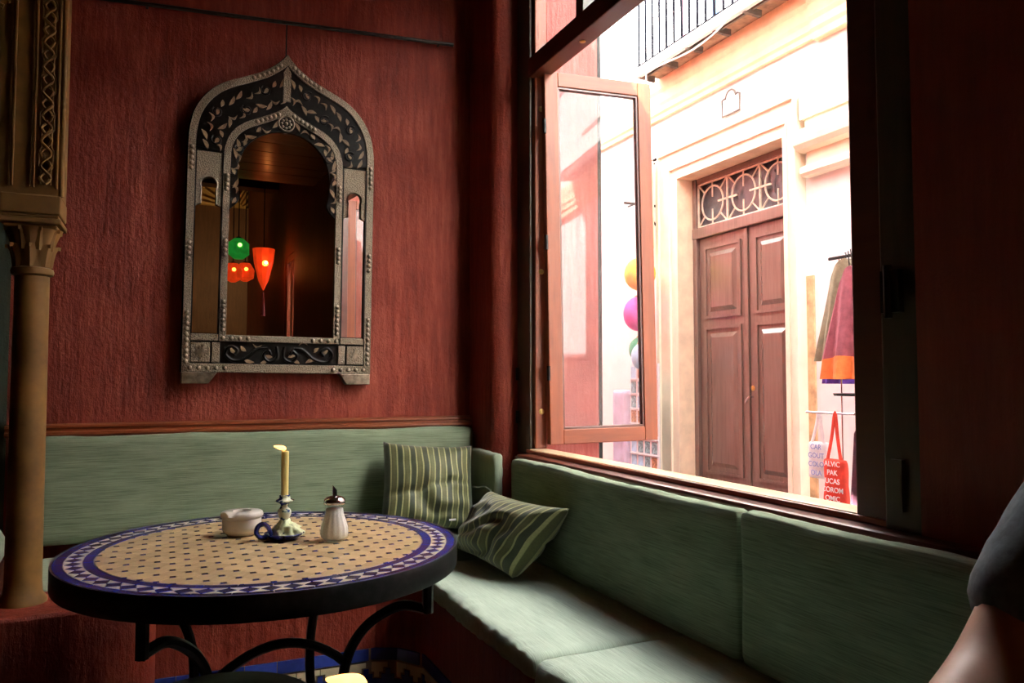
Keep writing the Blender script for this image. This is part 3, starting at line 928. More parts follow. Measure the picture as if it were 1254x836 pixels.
obj('cloth', G().soft((3.355, 4.86, 2.10), (3.375, 5.10, 2.78), 0.009, 0.03, lambda p, n: Vector((0.012 * math.sin(p.y * 45), 0, 0))), 'facade_apricot', bn, smooth='all')
for k in range(5):
    obj('motif', G().ball((3.352, 4.93 + 0.10 * (k % 2), 2.2 + 0.12 * k), 0.05, 0.2, 1, 1, 10, 6), ('photo_brown', 'cloth_white', 'photo_teal', 'cloth_white', 'photo_brown')[k], bn, smooth='all')
obj('rod', G().tube([(3.365, 4.84, 2.78), (3.365, 5.12, 2.78)], 0.01, 8).tube([(3.365, 4.98, 2.78), (FX, 4.98, 2.80)], 0.008, 6), 'black_iron', bn)

o = thing('display_cloth', 'lilac cloth hanging low on the wall left of the postcard rack', 'cloth', (3.3, 5.22, 0.4))
obj('cloth', G().soft((3.28, 5.10, 0.30), (3.34, 5.34, 1.02), 0.025, 0.03, lambda p, n: Vector((0.02 * math.sin(p.y * 40), 0, 0))), 'cloth_lilac', o, smooth='all')
obj('peg', G().tube([(3.33, 5.22, 1.0), (FX, 5.22, 1.02)], 0.008, 6), 'black_iron', o)
pr = thing('postcard_rack', 'white postcard rack with rows of pictures left of the door', 'rack', (3.25, 4.88, -0.15))
obj('back_panel', G().box(3.27, 3.285, 4.70, 5.07, 0.15, 1.22), 'paper_white', pr)
obj('leg', G().box(3.285, 3.30, 4.72, 4.74, -0.15, 1.2), 'rail_metal', pr)
obj('leg', G().box(3.285, 3.30, 5.03, 5.05, -0.15, 1.2), 'rail_metal', pr)
cardm = [raw('postcard', G().box(-0.003, 0, -0.032, 0.032, -0.045, 0.045), 'photo_brown'), raw('postcard', G().box(-0.003, 0, -0.032, 0.032, -0.045, 0.045), 'photo_teal'), raw('postcard', G().box(-0.003, 0, -0.032, 0.032, -0.045, 0.045), 'cloth_sky')]
for r_ in range(9):
    for c_ in range(4):
        o = link('postcard', R.choice(cardm), pr)
        o.location = (3.269, 4.75 + c_ * 0.09, 0.26 + r_ * 0.112)
    obj('ledge', G().box(3.255, 3.27, 4.70, 5.07, 0.205 + r_ * 0.112, 0.209 + r_ * 0.112), 'paper_white', pr)

# ================================================================ BENCH
bx = 0.79
poly = [(-0.42, 2.60), (0.655, 2.60), (0.73, 2.565), (bx, 2.47), (bx, -1.0), (1.262, -1.0), (1.262, 2.80), (1.18, 2.88), (1.18, BW), (-0.42, BW)]
bench = thing('plaster_bench', 'built-in red plaster bench along back wall and window', 'bench', (0.8, 2.6, 0), kind='structure')
obj('base', G().prism(poly, 0.0, 0.415), 'red_plaster', bench, bevel=0.02, seg=3)
# glazed skirting: indigo strips over stepped white and blue pieces
def on_front(s):
    """point on the bench front line at run s from x=-0.42, and its tangent"""
    pts = [Vector((-0.42, 2.60)), Vector((0.655, 2.60)), Vector((0.73, 2.565)), Vector((bx, 2.47)), Vector((bx, -1.0))]
    for a, b_ in zip(pts, pts[1:]):
        L = (b_ - a).length
        if s <= L:
            return a + (b_ - a) * (s / L), (b_ - a).normalized()
        s -= L
    return pts[-1], Vector((0, -1))
def skirt(n0, mesh, s, z, off=0.0):
    p, tg = on_front(s)
    nrm = Vector((tg.y, -tg.x))
    o = link(n0, mesh, bench)
    q = p + nrm * off
    o.location = (q.x, q.y, z)
    o.rotation_euler = (0, 0, math.atan2(tg.y, tg.x))
strip_m = raw('strip_tile', G().box(-0.0485, 0.0485, -0.008, 0.002, 0, 0.038), 'indigo_glaze')
hs = 0.019
merlon = [(-2 * hs, 0), (-2 * hs, 0.016), (-1.2 * hs, 0.016), (-1.2 * hs, 0.032), (-0.45 * hs, 0.032), (-0.45 * hs, 0.05), (0.45 * hs, 0.05), (0.45 * hs, 0.032), (1.2 * hs, 0.032), (1.2 * hs, 0.016), (2 * hs, 0.016), (2 * hs, 0)]
up_m = raw('stepped_tile', G().prism([(x * 0.96, z) for x, z in merlon], -0.007, 0.002, 'XZ'), 'indigo_glaze')
dn_m = raw('stepped_tile', G().prism([(x * 0.96, 0.0665 - z) for x, z in reversed(merlon)], -0.007, 0.002, 'XZ'), 'white_glaze')
dia_w = raw('diamond_tile', G().prism([(-hs, 0), (0, -0.03), (hs, 0), (0, 0.03)], -0.007, 0.002, 'XZ'), 'white_glaze')
dia_b = raw('diamond_tile', G().prism([(-hs, 0), (0, -0.03), (hs, 0), (0, 0.03)], -0.007, 0.002, 'XZ'), 'indigo_glaze')
pol = [(x, y) for x, y in [(-0.42, 2.601), (0.655, 2.601), (0.731, 2.566), (bx + 0.001, 2.471), (bx + 0.001, 1.2)]]
s = 0.36
while s < 2.1:
    skirt('strip_tile', strip_m, s + 0.049, 0.162)
    s += 0.099
s = 0.36
while s < 2.1:
    skirt('stepped_tile', up_m, s, 0.083)
    skirt('stepped_tile', dn_m, s + 2 * hs * 1.0, 0.083 + 0.005)
    skirt('diamond_tile', dia_w, s, 0.05)
    skirt('diamond_tile', dia_b, s + 2 * hs, 0.05)
    s += 4 * hs
obj('skirting_bed', G().prism([(x + (-0.003 if x > 0.7 else 0), y - 0.003) for x, y in pol] + [(bx + 0.02, 1.2), (bx + 0.02, 2.62), (-0.42, 2.62)], 0.0, 0.2), 'grout', bench)

def sag(amp, sc, seed):
    return lambda p, n: n * (amp * nz(p, sc, seed)) + Vector((0, 0, 0))
# back cushion of the back bench
def seat_fun(seed, edge_x):
    def f(p, n):
        d = Vector((0, 0, 0))
        d += n * 0.004 * nz(p, 5, seed)
        k = max(0, 1 - abs(p.x - edge_x) / 0.10)      # crumpled, hanging front edge
        if k > 0:
            d += Vector((-0.006 * nz((p.x, p.y, p.z), 9, seed) * k - 0.006 * nz((p.x, p.y, p.z), 42, seed + 7) * k, 0, k * (0.005 * nz(p, 9, seed + 2) + 0.006 * nz((p.x * 0.4, p.y, p.z), 38, seed + 5))))
        return d
    return f
def back_fun(seed, z1):
    def f(p, n):
        k = max(0, 1 - (z1 - p.z) / 0.08)
        return n * (0.003 * nz(p, 6, seed)) + Vector((0, 0, k * (0.006 * nz(p, 5, seed + 3) + 0.0025 * nz(p, 22, seed + 4))))
    return f
GC = 'sage green bench cushions'
def cushion(name, label, g, mat, smooth='all'):
    return tag(obj(name, g, mat, None, smooth), label, 'cushion', GC)
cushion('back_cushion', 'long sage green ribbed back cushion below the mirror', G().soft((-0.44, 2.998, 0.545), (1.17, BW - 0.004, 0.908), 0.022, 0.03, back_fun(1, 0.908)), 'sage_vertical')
cushion('back_cushion', 'short sage green back cushion in the corner against the pilaster', G().soft((1.138, 2.715, 0.50), (1.179, 2.990, 0.822), 0.018, 0.012, lambda p, n: n * (0.004 * nz(p, 26, 4)) + Vector((0, 0, 0.01 * (p.y - 2.8)))), 'sage_plain')
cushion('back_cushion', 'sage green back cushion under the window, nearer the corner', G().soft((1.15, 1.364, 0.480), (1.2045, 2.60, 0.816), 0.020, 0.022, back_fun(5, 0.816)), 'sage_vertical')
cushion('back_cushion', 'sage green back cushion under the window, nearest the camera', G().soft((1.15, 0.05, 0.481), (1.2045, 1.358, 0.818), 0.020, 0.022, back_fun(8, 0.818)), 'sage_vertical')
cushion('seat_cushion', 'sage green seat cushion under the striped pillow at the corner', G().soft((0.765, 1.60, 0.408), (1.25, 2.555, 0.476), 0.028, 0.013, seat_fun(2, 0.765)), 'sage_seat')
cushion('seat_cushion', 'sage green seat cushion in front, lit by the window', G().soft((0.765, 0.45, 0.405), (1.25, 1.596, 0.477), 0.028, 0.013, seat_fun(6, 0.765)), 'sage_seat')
cushion('seat_cushion', 'sage green seat cushion of the back bench behind the table', G().soft((-0.42, 2.56, 0.405), (1.12, 3.0, 0.515), 0.03, 0.035, sag(0.004, 6, 9)), 'sage_plain')

# striped pillows built between four corners
def pillow(name, label, A, B, C_, D, h, seed, flip=1, n=36):
    A, B, C_, D = Vector(A), Vector(B), Vector(C_), Vector(D)
    nrm = ((B - A).cross(D - A)).normalized() * flip
    g = G()
    uv = []
    W = n + 1
    for side in (1, -1):
        for j in range(W):
            for i in range(W):
                u, v = i / n, j / n
                a, b_ = 2 * u - 1, 2 * v - 1
                # edges bow in between the corners
                uu = 0.5 + a / 2 * (1 - 0.06 * (1 - b_ * b_) * abs(a))
                vv = 0.5 + b_ / 2 * (1 - 0.10 * (1 - a * a) * abs(b_))
                p = A * (1 - uu) * (1 - vv) + B * uu * (1 - vv) + C_ * uu * vv + D * (1 - uu) * vv
                th = h * (max(0, (1 - a * a)) * max(0, (1 - b_ * b_))) ** 0.42
                edge = min(1 - abs(a), 1 - abs(b_))
                w = (0.014 * nz((u * 3, v * 3, side), 1.6, seed) + 0.011 * math.sin(8 * (u + 0.7 * v) + 9 * nz((u, v, 0), 2.2, seed)) * max(0, 1 - abs(a * 0.9)) ) * min(1, edge * 5)
                cr = -0.012 * math.exp(-((v - 0.46 - 0.16 * (u - 0.5) - 0.05 * nz((u, 0, 0), 5, seed)) / 0.035) ** 2) * min(1, edge * 4)
                p = p + nrm * side * (th + w + (cr if side > 0 else 0)) if edge > 1e-6 else p
                g.v.append(tuple(p))
                uv.append((u, v))
    for j in range(n):
        for i in range(n):
            a = j * W + i
            g.f.append((a, a + 1, a + W + 1, a + W))
            q = a + W * W
            g.f.append((q, q + W, q + W + 1, q + 1))
    g.uv = uv
    t = thing(name, label, 'pillow', tuple((A + B) / 2), 'striped pillows on the corner bench')
    me = raw('cover', g, 'stripe_fabric', 'all')
    bm = bmesh.new()
    bm.from_mesh(me)
    bmesh.ops.remove_doubles(bm, verts=bm.verts, dist=0.0004)
    bmesh.ops.recalc_face_normals(bm, faces=bm.faces)
    bm.to_mesh(me)
    bm.free()
    link('cover', me, t)
    rim = [A.lerp(B, k / 12) for k in range(13)] + [B.lerp(C_, k / 12) for k in range(1, 13)] + [C_.lerp(D, k / 12) for k in range(1, 13)] + [D.lerp(A, k / 12) for k in range(1, 12)]
    return t, nrm
pillow('striped_pillow', 'upright green striped pillow leaning against the back cushion', (0.715, 2.80, 0.535), (1.085, 2.77, 0.525), (1.118, 2.90, 0.838), (0.765, 2.935, 0.862), 0.095, 3, 1)
tp, nn = pillow('striped_pillow', 'green striped pillow slumped on the seat under the window', (0.955, 2.625, 0.495), (0.985, 2.195, 0.488), (1.112, 2.062, 0.715), (1.035, 2.50, 0.715), 0.090, 11, -1)
obj('tassel', G().tube(smoothpath([(1.035, 2.50, 0.715), (1.02, 2.515, 0.728), (1.00, 2.53, 0.725), (0.985, 2.54, 0.728)]), [0.006, 0.005, 0.004, 0.003] + [0.003] * 15, 6), 'stripe_fabric', tp)
obj('label_tab', G().box(0.925, 0.95, 2.618, 2.62, 0.60, 0.606), 'cloth_white', tp)

# ================================================================ COLUMN on its low wall
low = [(-2.5, 2.30), (-0.42, 2.30)] + arc(-0.27, 2.55, 0.25, 270, 360, 10) + [(-0.02, 2.56), (-2.5, 2.56)]
struct('wall_low', G().prism(low, 0.0, 0.505), 'red_plaster', 'low red plaster wall carrying the column', 'wall', bevel=0.03, smooth=True)
cx, cy = -0.347, 2.45
ct = thing('carved_column', 'slender golden stone column with carved capital and arch panel', 'column', (cx, cy, 0.505))
prof = [(0.058, 0.50), (0.058, 0.515), (0.047, 0.53), (0.0445, 0.56)] + [(0.0445 - 0.003 * k / 8, 0.56 + 0.83 * k / 8) for k in range(1, 9)]
obj('shaft', G().lathe(prof, (cx, cy, 0), 28), 'stone_gold', ct, smooth=True)
obj('neck_ring', G().lathe([(0.041, 1.385), (0.05, 1.39), (0.052, 1.398), (0.05, 1.406), (0.041, 1.41)], (cx, cy, 0), 28), 'stone_gold', ct, smooth=True)
# capital: flared bell with carved leaves, then moulded slabs
obj('bell', G().lathe([(0.041, 1.405), (0.043, 1.43), (0.05, 1.47), (0.062, 1.505), (0.068, 1.515)], (cx, cy, 0), 28, lambda t, z: 1 + 0.05 * math.cos(8 * t)), 'stone_gold', ct, smooth=True)
leafg = G()
for (z, r_, w, h) in ((0, 0.044, 0.016, 0.055), (0.045, 0.056, 0.015, 0.048)):
    pass
lf = G()
prof_l = [(0.0, 0.0, 0.006), (0.004, 0.02, 0.012), (0.012, 0.042, 0.014), (0.024, 0.058, 0.011), (0.031, 0.060, 0.006), (0.030, 0.050, 0.002)]
for (o_, z, w) in prof_l:
    lf.v += [(o_ * 0.6 - 0.003, -w, z), (o_ * 0.6 + 0.004, 0, z), (o_ * 0.6 - 0.003, w, z)]
for i in range(len(prof_l) - 1):
    a = 3 * i
    lf.f += [(a, a + 1, a + 4, a + 3), (a + 1, a + 2, a + 5, a + 4)]
lm = raw('carved_leaf', lf, 'stone_gold', True)
for tier, (zz, rr, off) in enumerate(((1.41, 0.044, 0), (1.455, 0.049, 0.5))):
    for k in range(8):
        a = 2 * PI * (k + off) / 8
        o = link('carved_leaf', lm, ct)
        o.location = (cx + rr * math.cos(a), cy + rr * math.sin(a), zz)
        o.rotation_euler = (0, 0, a)
sq = lambda h: [(cx - h, cy - h), (cx + h, cy - h), (cx + h, cy + h), (cx - h, cy + h)]
obj('abacus', G().prism(sq(0.062), 1.512, 1.522).prism(sq(0.072), 1.522, 1.538).prism(sq(0.066), 1.538, 1.548).prism(sq(0.07), 1.548, 1.60), 'stone_gold', ct, bevel=0.004)
# arch panel: slab with a scalloped arch cut into its left side
y0, y1 = 2.39, 2.51
PX1 = -0.278
scal = []
for k in range(0, 15):
    a = rad(-6 + 96 * k / 14)
    scal.append((-1.02 + 0.60 * math.cos(a), 1.62 + 0.85 * math.sin(a)))
edge = []
for i in range(len(scal) - 1):
    p, q = Vector(scal[i]), Vector(scal[i + 1])
    nrm = Vector((-(q - p).y, (q - p).x)).normalized()
    for k in range(4):
        tt = k / 4
        edge.append(p.lerp(q, tt) + nrm * 0.016 * math.sin(PI * tt))
edge.append(Vector(scal[-1]))
A_ = [(e.x, e.y) for e in edge]
B_ = [(PX1 if i < 8 else PX1 - (PX1 + 1.02) * (i - 8) / (len(A_) - 9), 1.60 if i == 0 else (1.60 + (CEIL - 1.60) * min(1, i / 8))) for i in range(len(A_))]
obj('arch_panel', G().strip(A_, B_, y0, y1, 'XZ'), 'stone_gold', ct, fix=True)
obj('arch_panel', G().box(-2.5, -1.02, y0, y1, 2.47, CEIL), 'stone_gold', ct)
mould = G()
for x0_, x1_, d in ((-0.402, -0.397, 0.006), (-0.394, -0.389, 0.009), (-0.352, -0.347, 0.006), (-0.345, -0.340, 0.008), (-0.292, -0.286, 0.007)):
    mould.box(x0_, x1_, y0 - d, y0 + 0.002, 1.62, CEIL)
obj('vertical_fillet', mould, 'stone_gold', ct, bevel=0.0015)
obj('edge_roll', G().lathe([(0.007, 1.60), (0.007, CEIL)], (PX1, y0 + 0.004, 0), 10), 'stone_gold', ct, smooth=True)
for ph in (0, PI):
    pts = []
    z = 1.63
    k = 0
    while z < 2.75:
        pts.append((-0.315 + 0.0125 * math.sin(k * PI / 4 + ph) * (1.0 if True else 0), y0 - 0.004 - 0.003 * math.cos(k * PI / 2 + ph), z))
        z += 0.0085
        k += 1
    obj('braid', G().tube(pts, 0.0042, 6), 'stone_gold', ct, smooth=True)
    obj('braid_link', G().tube([(-0.315 + s_ * 0.017, y0 - 0.002, 1.63 + 0.0085 * j) for j, s_ in ((j, (1 if ph else -1) * (1 if (j // 6) % 2 else 0.7)) for j in range(130))], 0.003, 6), 'stone_gold', ct, smooth=True)
# carved relief on the spandrel
for i in range(22):
    xx, zz = R.uniform(-0.47, -0.415), R.uniform(2.02, 2.35)
    obj('relief', G().tube([(xx + 0.016 * math.cos(a_ / 8 * PI * 1.5), y0 - 0.001, zz + 0.02 * math.sin(a_ / 8 * PI * 1.5)) for a_ in range(9)], 0.004, 5), 'stone_gold', ct, smooth=True)
# cushions in the alcove
cushion('alcove_cushion', 'pale green cushion in the alcove left of the column', G().soft((-0.86, 2.60, 0.50), (-0.46, 2.95, 0.66), 0.07, 0.03, sag(0.01, 6, 21)), 'sage_plain')
tag(obj('alcove_bench', G().box(-2.5, -0.43, 2.565, BW, 0, 0.50), 'brown_plaster', bevel=0.01), 'dark plaster bench inside the alcove behind the column', 'bench', kind='structure')

# ================================================================ MOSAIC TABLE
TX, TY, TZ, TR = 0.22, 1.89, 0.72, 0.44
tb = thing('mosaic_table', 'round blue and tan mosaic table on curved black iron legs', 'table', (TX, TY, 0))
C2 = lambda x, y: (TX + x, TY + y)
obj('bed', G().lathe([(0.0, 0.690), (0.432, 0.690), (0.432, 0.7172), (0.0, 0.7172)], (TX, TY, 0), 96), 'grout', tb)
obj('rim', G().lathe([(0.430, 0.672), (0.4395, 0.672), (0.44, 0.674), (0.44, 0.719), (0.439, 0.7205), (0.436, 0.7205), (0.4345, 0.719), (0.4345, 0.688), (0.430, 0.688), (0.430, 0.672)], (TX, TY, 0), 128), 'black_iron', tb, smooth=True)
obj('rim_edge', G().lathe([(0.4345, 0.7200), (0.4395, 0.7200), (0.4395, 0.7212), (0.4345, 0.7212), (0.4345, 0.7200)], (TX, TY, 0), 128), 'rim_edge', tb)
p_, sq_ = 0.0414, 0.0125
RF = 0.3565
def tile(poly, z0=-0.0015, z1=0.0020):
    """poly with a little shrink towards its middle for the joint, tops a little smaller"""
    n = len(poly)
    c = Vector((sum(p[0] for p in poly) / n, sum(p[1] for p in poly) / n))
    g = G()
    def ins(p, d):
        v_ = Vector(p) - c
        return c + v_ * max(0.3, 1 - d / max(v_.length, 1e-6))
    P0 = [ins(p, 0.0009) for p in poly]
    P1 = [ins(p, 0.0015) for p in poly]
    g.v = [(a.x, a.y, z0) for a in P0] + [(a.x, a.y, z1 - 0.0004) for a in P0] + [(a.x, a.y, z1) for a in P1]
    for k in (0, n):
        g.f += [(k + i, k + (i + 1) % n, k + n + (i + 1) % n, k + n + i) for i in range(n)]
    g.f.append(tuple(range(2 * n, 3 * n)))
    return g
cut = sq_ / math.sqrt(2)
hp = p_ / 2
octo = [(hp, -hp + cut), (hp, hp - cut), (hp - cut, hp), (-hp + cut, hp), (-hp, hp - cut), (-hp, -hp + cut), (-hp + cut, -hp), (hp - cut, -hp)]
rot45 = lambda p: ((p[0] - p[1]) / math.sqrt(2), (p[0] + p[1]) / math.sqrt(2))
octo = [rot45(p) for p in octo]
oct_me = raw('octagon_tile', tile(octo), 'tan_glaze')
sq_h = sq_ / 2
sqp = [(-sq_h, -sq_h), (sq_h, -sq_h), (sq_h, sq_h), (-sq_h, sq_h)]
sq_me = raw('square_tile', tile(sqp, -0.0015, 0.0022), 'blue_glaze')
def put(name, me, x, y, rz=0.0):
    o = link(name, me, tb)
    o.location = (TX + x, TY + y, 0.718)
    tl = 0.006 if name in ('octagon_tile', 'square_tile') else 0
    o.rotation_euler = (R.uniform(-tl, tl), R.uniform(-tl, tl), rz)
    return o
def clip_disc(poly, rmax, n=60):
    """cut a convex tile along the round border"""
    out = list(poly)
    for k in range(n):
        nx_, ny_ = math.cos(2 * PI * k / n), math.sin(2 * PI * k / n)
        res = []
        for p, q in zip(out, out[1:] + out[:1]):
            dp, dq = p[0] * nx_ + p[1] * ny_ - rmax, q[0] * nx_ + q[1] * ny_ - rmax
            if dp <= 0:
                res.append(p)
            if dp * dq < 0:
                f = dp / (dp - dq)
                res.append((p[0] + (q[0] - p[0]) * f, p[1] + (q[1] - p[1]) * f))
        out = res
        if len(out) < 3:
            return []
    return out
def area(P):
    return abs(sum(p[0] * q[1] - q[0] * p[1] for p, q in zip(P, P[1:] + P[:1]))) / 2
for i in range(-14, 15):
    for j in range(-14, 15):
        for name, base, me, mt_, off, big in (('octagon_tile', octo, oct_me, 'tan_glaze', 0, 0.023), ('square_tile', sqp, sq_me, 'blue_glaze', 0.5, 0.009)):
            x, y = rot45(((i + off) * p_, (j + off) * p_))
            r_ = math.hypot(x, y)
            if r_ + big < RF:
                put(name, me, x, y)
            elif r_ - big < RF:
                q = clip_disc([(x + a_, y + b_) for a_, b_ in base], RF)
                if q and area(q) > 6e-6:
                    put(name, raw(name, tile([(a_ - x, b_ - y) for a_, b_ in q]), mt_), x, y)
def ring_tile(r0, r1, a0, a1, n=4):
    return [(r1 * math.cos(a0 + (a1 - a0) * k / n), r1 * math.sin(a0 + (a1 - a0) * k / n)) for k in range(n + 1)] + [(r0 * math.cos(a1 - (a1 - a0) * k / n), r0 * math.sin(a1 - (a1 - a0) * k / n)) for k in range(n + 1)]
NR = 36
for (r0, r1) in ((0.3585, 0.3785), (0.4155, 0.434)):
    me = raw('border_tile', tile(ring_tile(r0, r1, -PI / NR, PI / NR)), 'blue_glaze')
    # tile() shrinks about the middle; keep the ring radius
    for k in range(NR):
        put('border_tile', me, 0, 0, 2 * PI * k / NR)
ND = 64
rm, dr, da = 0.397, 0.0175, PI / ND
pol = lambda r, a: (r * math.cos(a), r * math.sin(a))
dm = raw('diamond_tile', tile([pol(rm - dr, 0), pol(rm, da * 0.98), pol(rm + dr, 0), pol(rm, -da * 0.98)][::-1]), 'blue_glaze')
tm1 = raw('triangle_tile', tile([pol(rm - dr, 0.06 * da), pol(rm - dr, 1.94 * da), pol(rm, da)][::-1]), 'white_glaze')
tm2 = raw('triangle_tile', tile([pol(rm + dr, 0.06 * da), pol(rm, da), pol(rm + dr, 1.94 * da)][::-1]), 'white_glaze')
for me in (dm, tm1, tm2):
    bm = bmesh.new()
    bm.from_mesh(me)
    bmesh.ops.recalc_face_normals(bm, faces=bm.faces)
    bm.to_mesh(me)
    bm.free()
for k in range(ND):
    put('diamond_tile', dm, 0, 0, 2 * PI * k / ND)
    put('triangle_tile', tm1, 0, 0, 2 * PI * k / ND)
    put('triangle_tile', tm2, 0, 0, 2 * PI * k / ND)
# iron base: four stepped legs, arched braces between them
angs = [230.5, 320.5, 50.5, 140.5]
legprof = [(0.40, 0.690), (0.40, 0.603), (0.385, 0.600)]
arcp = [(0.385, 0.600), (0.345, 0.606), (0.30, 0.588), (0.255, 0.555), (0.222, 0.512), (0.203, 0.465), (0.195, 0.41), (0.20, 0.33), (0.22, 0.22), (0.26, 0.11), (0.31, 0.0)]
def pol3(r, z, a):
    return (TX + r * math.cos(rad(a)), TY + r * math.sin(rad(a)), z)
for a in angs:
    lg = obj('leg', G().tube([pol3(0.40, 0.69, a), pol3(0.40, 0.594, a)], 0.0125, 8), 'black_iron', tb, smooth=True)
    obj('scroll', G().tube(smoothpath([pol3(r_, z, a) for r_, z in [(0.40, 0.600)] + arcp[1:]], 4), 0.0115, 8), 'black_iron', lg, smooth=True)
    obj('foot', G().lathe([(0.018, 0), (0.018, 0.008)], pol3(0.31, 0, a), 12), 'black_iron', lg)
for a, b_ in ((angs[0], angs[1]),):
    p, q = Vector(pol3(0.200, 0.468, a)), Vector(pol3(0.200, 0.468, b_))
    mid = [p.lerp(q, k / 14) + Vector((0, 0, 0.065 * math.sin(PI * k / 14) ** 0.8)) for k in range(15)]
    obj('brace', G().tube([tuple(v_) for v_ in mid], 0.0105, 8), 'black_iron', tb, smooth=True)
obj('under_ring', G().tube([pol3(0.40, 0.685, 360 * k / 48) for k in range(48)], 0.006, 6, True), 'black_iron', tb)

# ---------------------------------------------------------------- things on the table
# ashtray
ax, ay = 0.173, 2.03
at = thing('ashtray', 'white lidded ceramic ashtray on the mosaic table', 'ashtray', (ax, ay, TZ))
obj('bowl', G().lathe([(0.0, 0.001), (0.034, 0.001), (0.036, 0.004), (0.044, 0.010), (0.0465, 0.016), (0.0465, 0.040), (0.044, 0.043), (0.0, 0.043)], (ax, ay, TZ), 40), 'white_ceramic', at, smooth=True)
def ripple(t, z):
    return 1.0
lid = G().lathe([(0.0445, 0.041), (0.050, 0.046), (0.051, 0.050), (0.049, 0.056), (0.046, 0.058), (0.022, 0.0595), (0.020, 0.055), (0.019, 0.046)], (ax, ay, TZ), 48)
lid.v = [(x, y, z + (0.005 * math.exp(-((math.atan2(y - ay, x - ax) + 2.6) / 0.25) ** 2) - 0.008 * math.exp(-((math.atan2(y - ay, x - ax) + 2.2) / 0.2) ** 2) if math.hypot(x - ax, y - ay) > 0.04 and z > TZ + 0.05 else 0)) for x, y, z in lid.v]
obj('lid', lid, 'white_ceramic', at, smooth=True)
obj('opening', G().lathe([(0.0, 0.045), (0.0195, 0.045), (0.0195, 0.047), (0.0, 0.047)], (ax, ay, TZ), 24), 'ash_dark', at)

# candlestick
def candlestick(px, py, pz, label, hgt=0.107, lean=-1, drips=True, tilt=0.0):
    t = thing('candlestick', label, 'candlestick', (px, py, pz), None)
    obj('saucer', G().lathe([(0.0, 0.001), (0.030, 0.001), (0.038, 0.005), (0.046, 0.012), (0.0475, 0.014), (0.046, 0.016), (0.036, 0.010), (0.02, 0.008), (0.0, 0.008)], (px, py, pz), 40), 'cobalt', t, smooth=True)
    obj('stem', G().lathe([(0.030, 0.008), (0.026, 0.016), (0.016, 0.028), (0.010, 0.038), (0.009, 0.046), (0.014, 0.054), (0.0165, 0.062), (0.015, 0.070), (0.0095, 0.076), (0.009, 0.082), (0.013, 0.087), (0.021, 0.0905), (0.022, 0.0925), (0.016, 0.095), (0.0125, 0.099), (0.013, 0.105), (0.012, 0.106), (0.0095, 0.104), (0.0, 0.104)], (px, py, pz), 32, lambda t_, z: 1 + (0.06 * math.cos(9 * t_) if 0.08 < z < 0.1 else 0)), 'painted_pottery', t, smooth=True)
    h = smoothpath([(px - 0.030, py - 0.012, pz + 0.014), (px - 0.040, py - 0.013, pz + 0.034), (px - 0.052, py - 0.014, pz + 0.041), (px - 0.063, py - 0.014, pz + 0.034), (px - 0.065, py - 0.014, pz + 0.020), (px - 0.056, py - 0.013, pz + 0.010), (px - 0.042, py - 0.012, pz + 0.010)])
    obj('handle', G().tube(h, 0.0058, 8, False, (1, 1.5)), 'cobalt', t, smooth=True)
    if drips:
        d = G().lathe([(0.0375, 0.011), (0.036, 0.015), (0.032, 0.022), (0.026, 0.029), (0.020, 0.034), (0.014, 0.040), (0.0105, 0.046), (0.009, 0.050)], (px + 0.003, py, pz), 44)
        d.v = [tuple(Vector((px, py, v_[2])) + (Vector(v_) - Vector((px, py, v_[2]))) * (1 + 0.42 * nz(v_, 90, 3) + 0.25 * nz(v_, 190, 5)) + Vector((0, 0, 0.010 * nz(v_, 85, 8)))) for v_ in d.v]
        dd = obj('wax_drips', d, 'wax_drips', t, smooth='all')
    cz = pz + 0.104
    cr = 0.0088
    cn = obj('candle', G().lathe([(0.0, 0.0), (cr, 0.0), (cr, hgt - 0.002), (cr - 0.002, hgt), (cr - 0.004, hgt - 0.003), (0.0, hgt - 0.004)], (px, py, cz), 24, lambda t_, z: 1 + 0.03 * math.sin(3 * t_ + z * 30)), 'candle_wax', t, smooth=True)
    top = cz + hgt
    obj('wick', G().tube([(px, py, top - 0.004), (px - 0.001, py, top + 0.004), (px + lean * 0.005, py, top + 0.006)], 0.0009, 6), 'ash_dark', cn)
    prof = [(0.0004, 0.0), (0.0035, 0.3), (0.0050, 0.45), (0.0046, 0.6), (0.0028, 0.85), (0.0004, 1.0)]
    fg = G()
    f = G()
    pts = smoothpath([(px, py, top + 0.002), (px + lean * 0.004, py, top + 0.0065), (px + lean * 0.012, py, top + 0.0085), (px + lean * 0.020, py, top + 0.0105), (px + lean * 0.027, py, top + 0.0125)], 5)
    n = len(pts)
    rs = [0.0008 + 0.0048 * math.sin(PI * min(1, (k / (n - 1)) ** 0.7)) ** 0.9 for k in range(n)]
    obj('flame', f.tube(pts, rs, 10), 'flame', cn, smooth='all')
    ld = bpy.data.lights.new('candle_light', 'POINT')
    ld.energy = 0.03
    ld.color = (1, 0.55, 0.2)
    ld.shadow_soft_size = 0.01
    lo = bpy.data.objects.new('candle_light', ld)
    COL.objects.link(lo)
    lo.location = (px + lean * 0.02, py, top + 0.035)
    return t
candlestick(0.262, 1.935, TZ, 'painted pottery candlestick with lit yellow candle on the mosaic table')

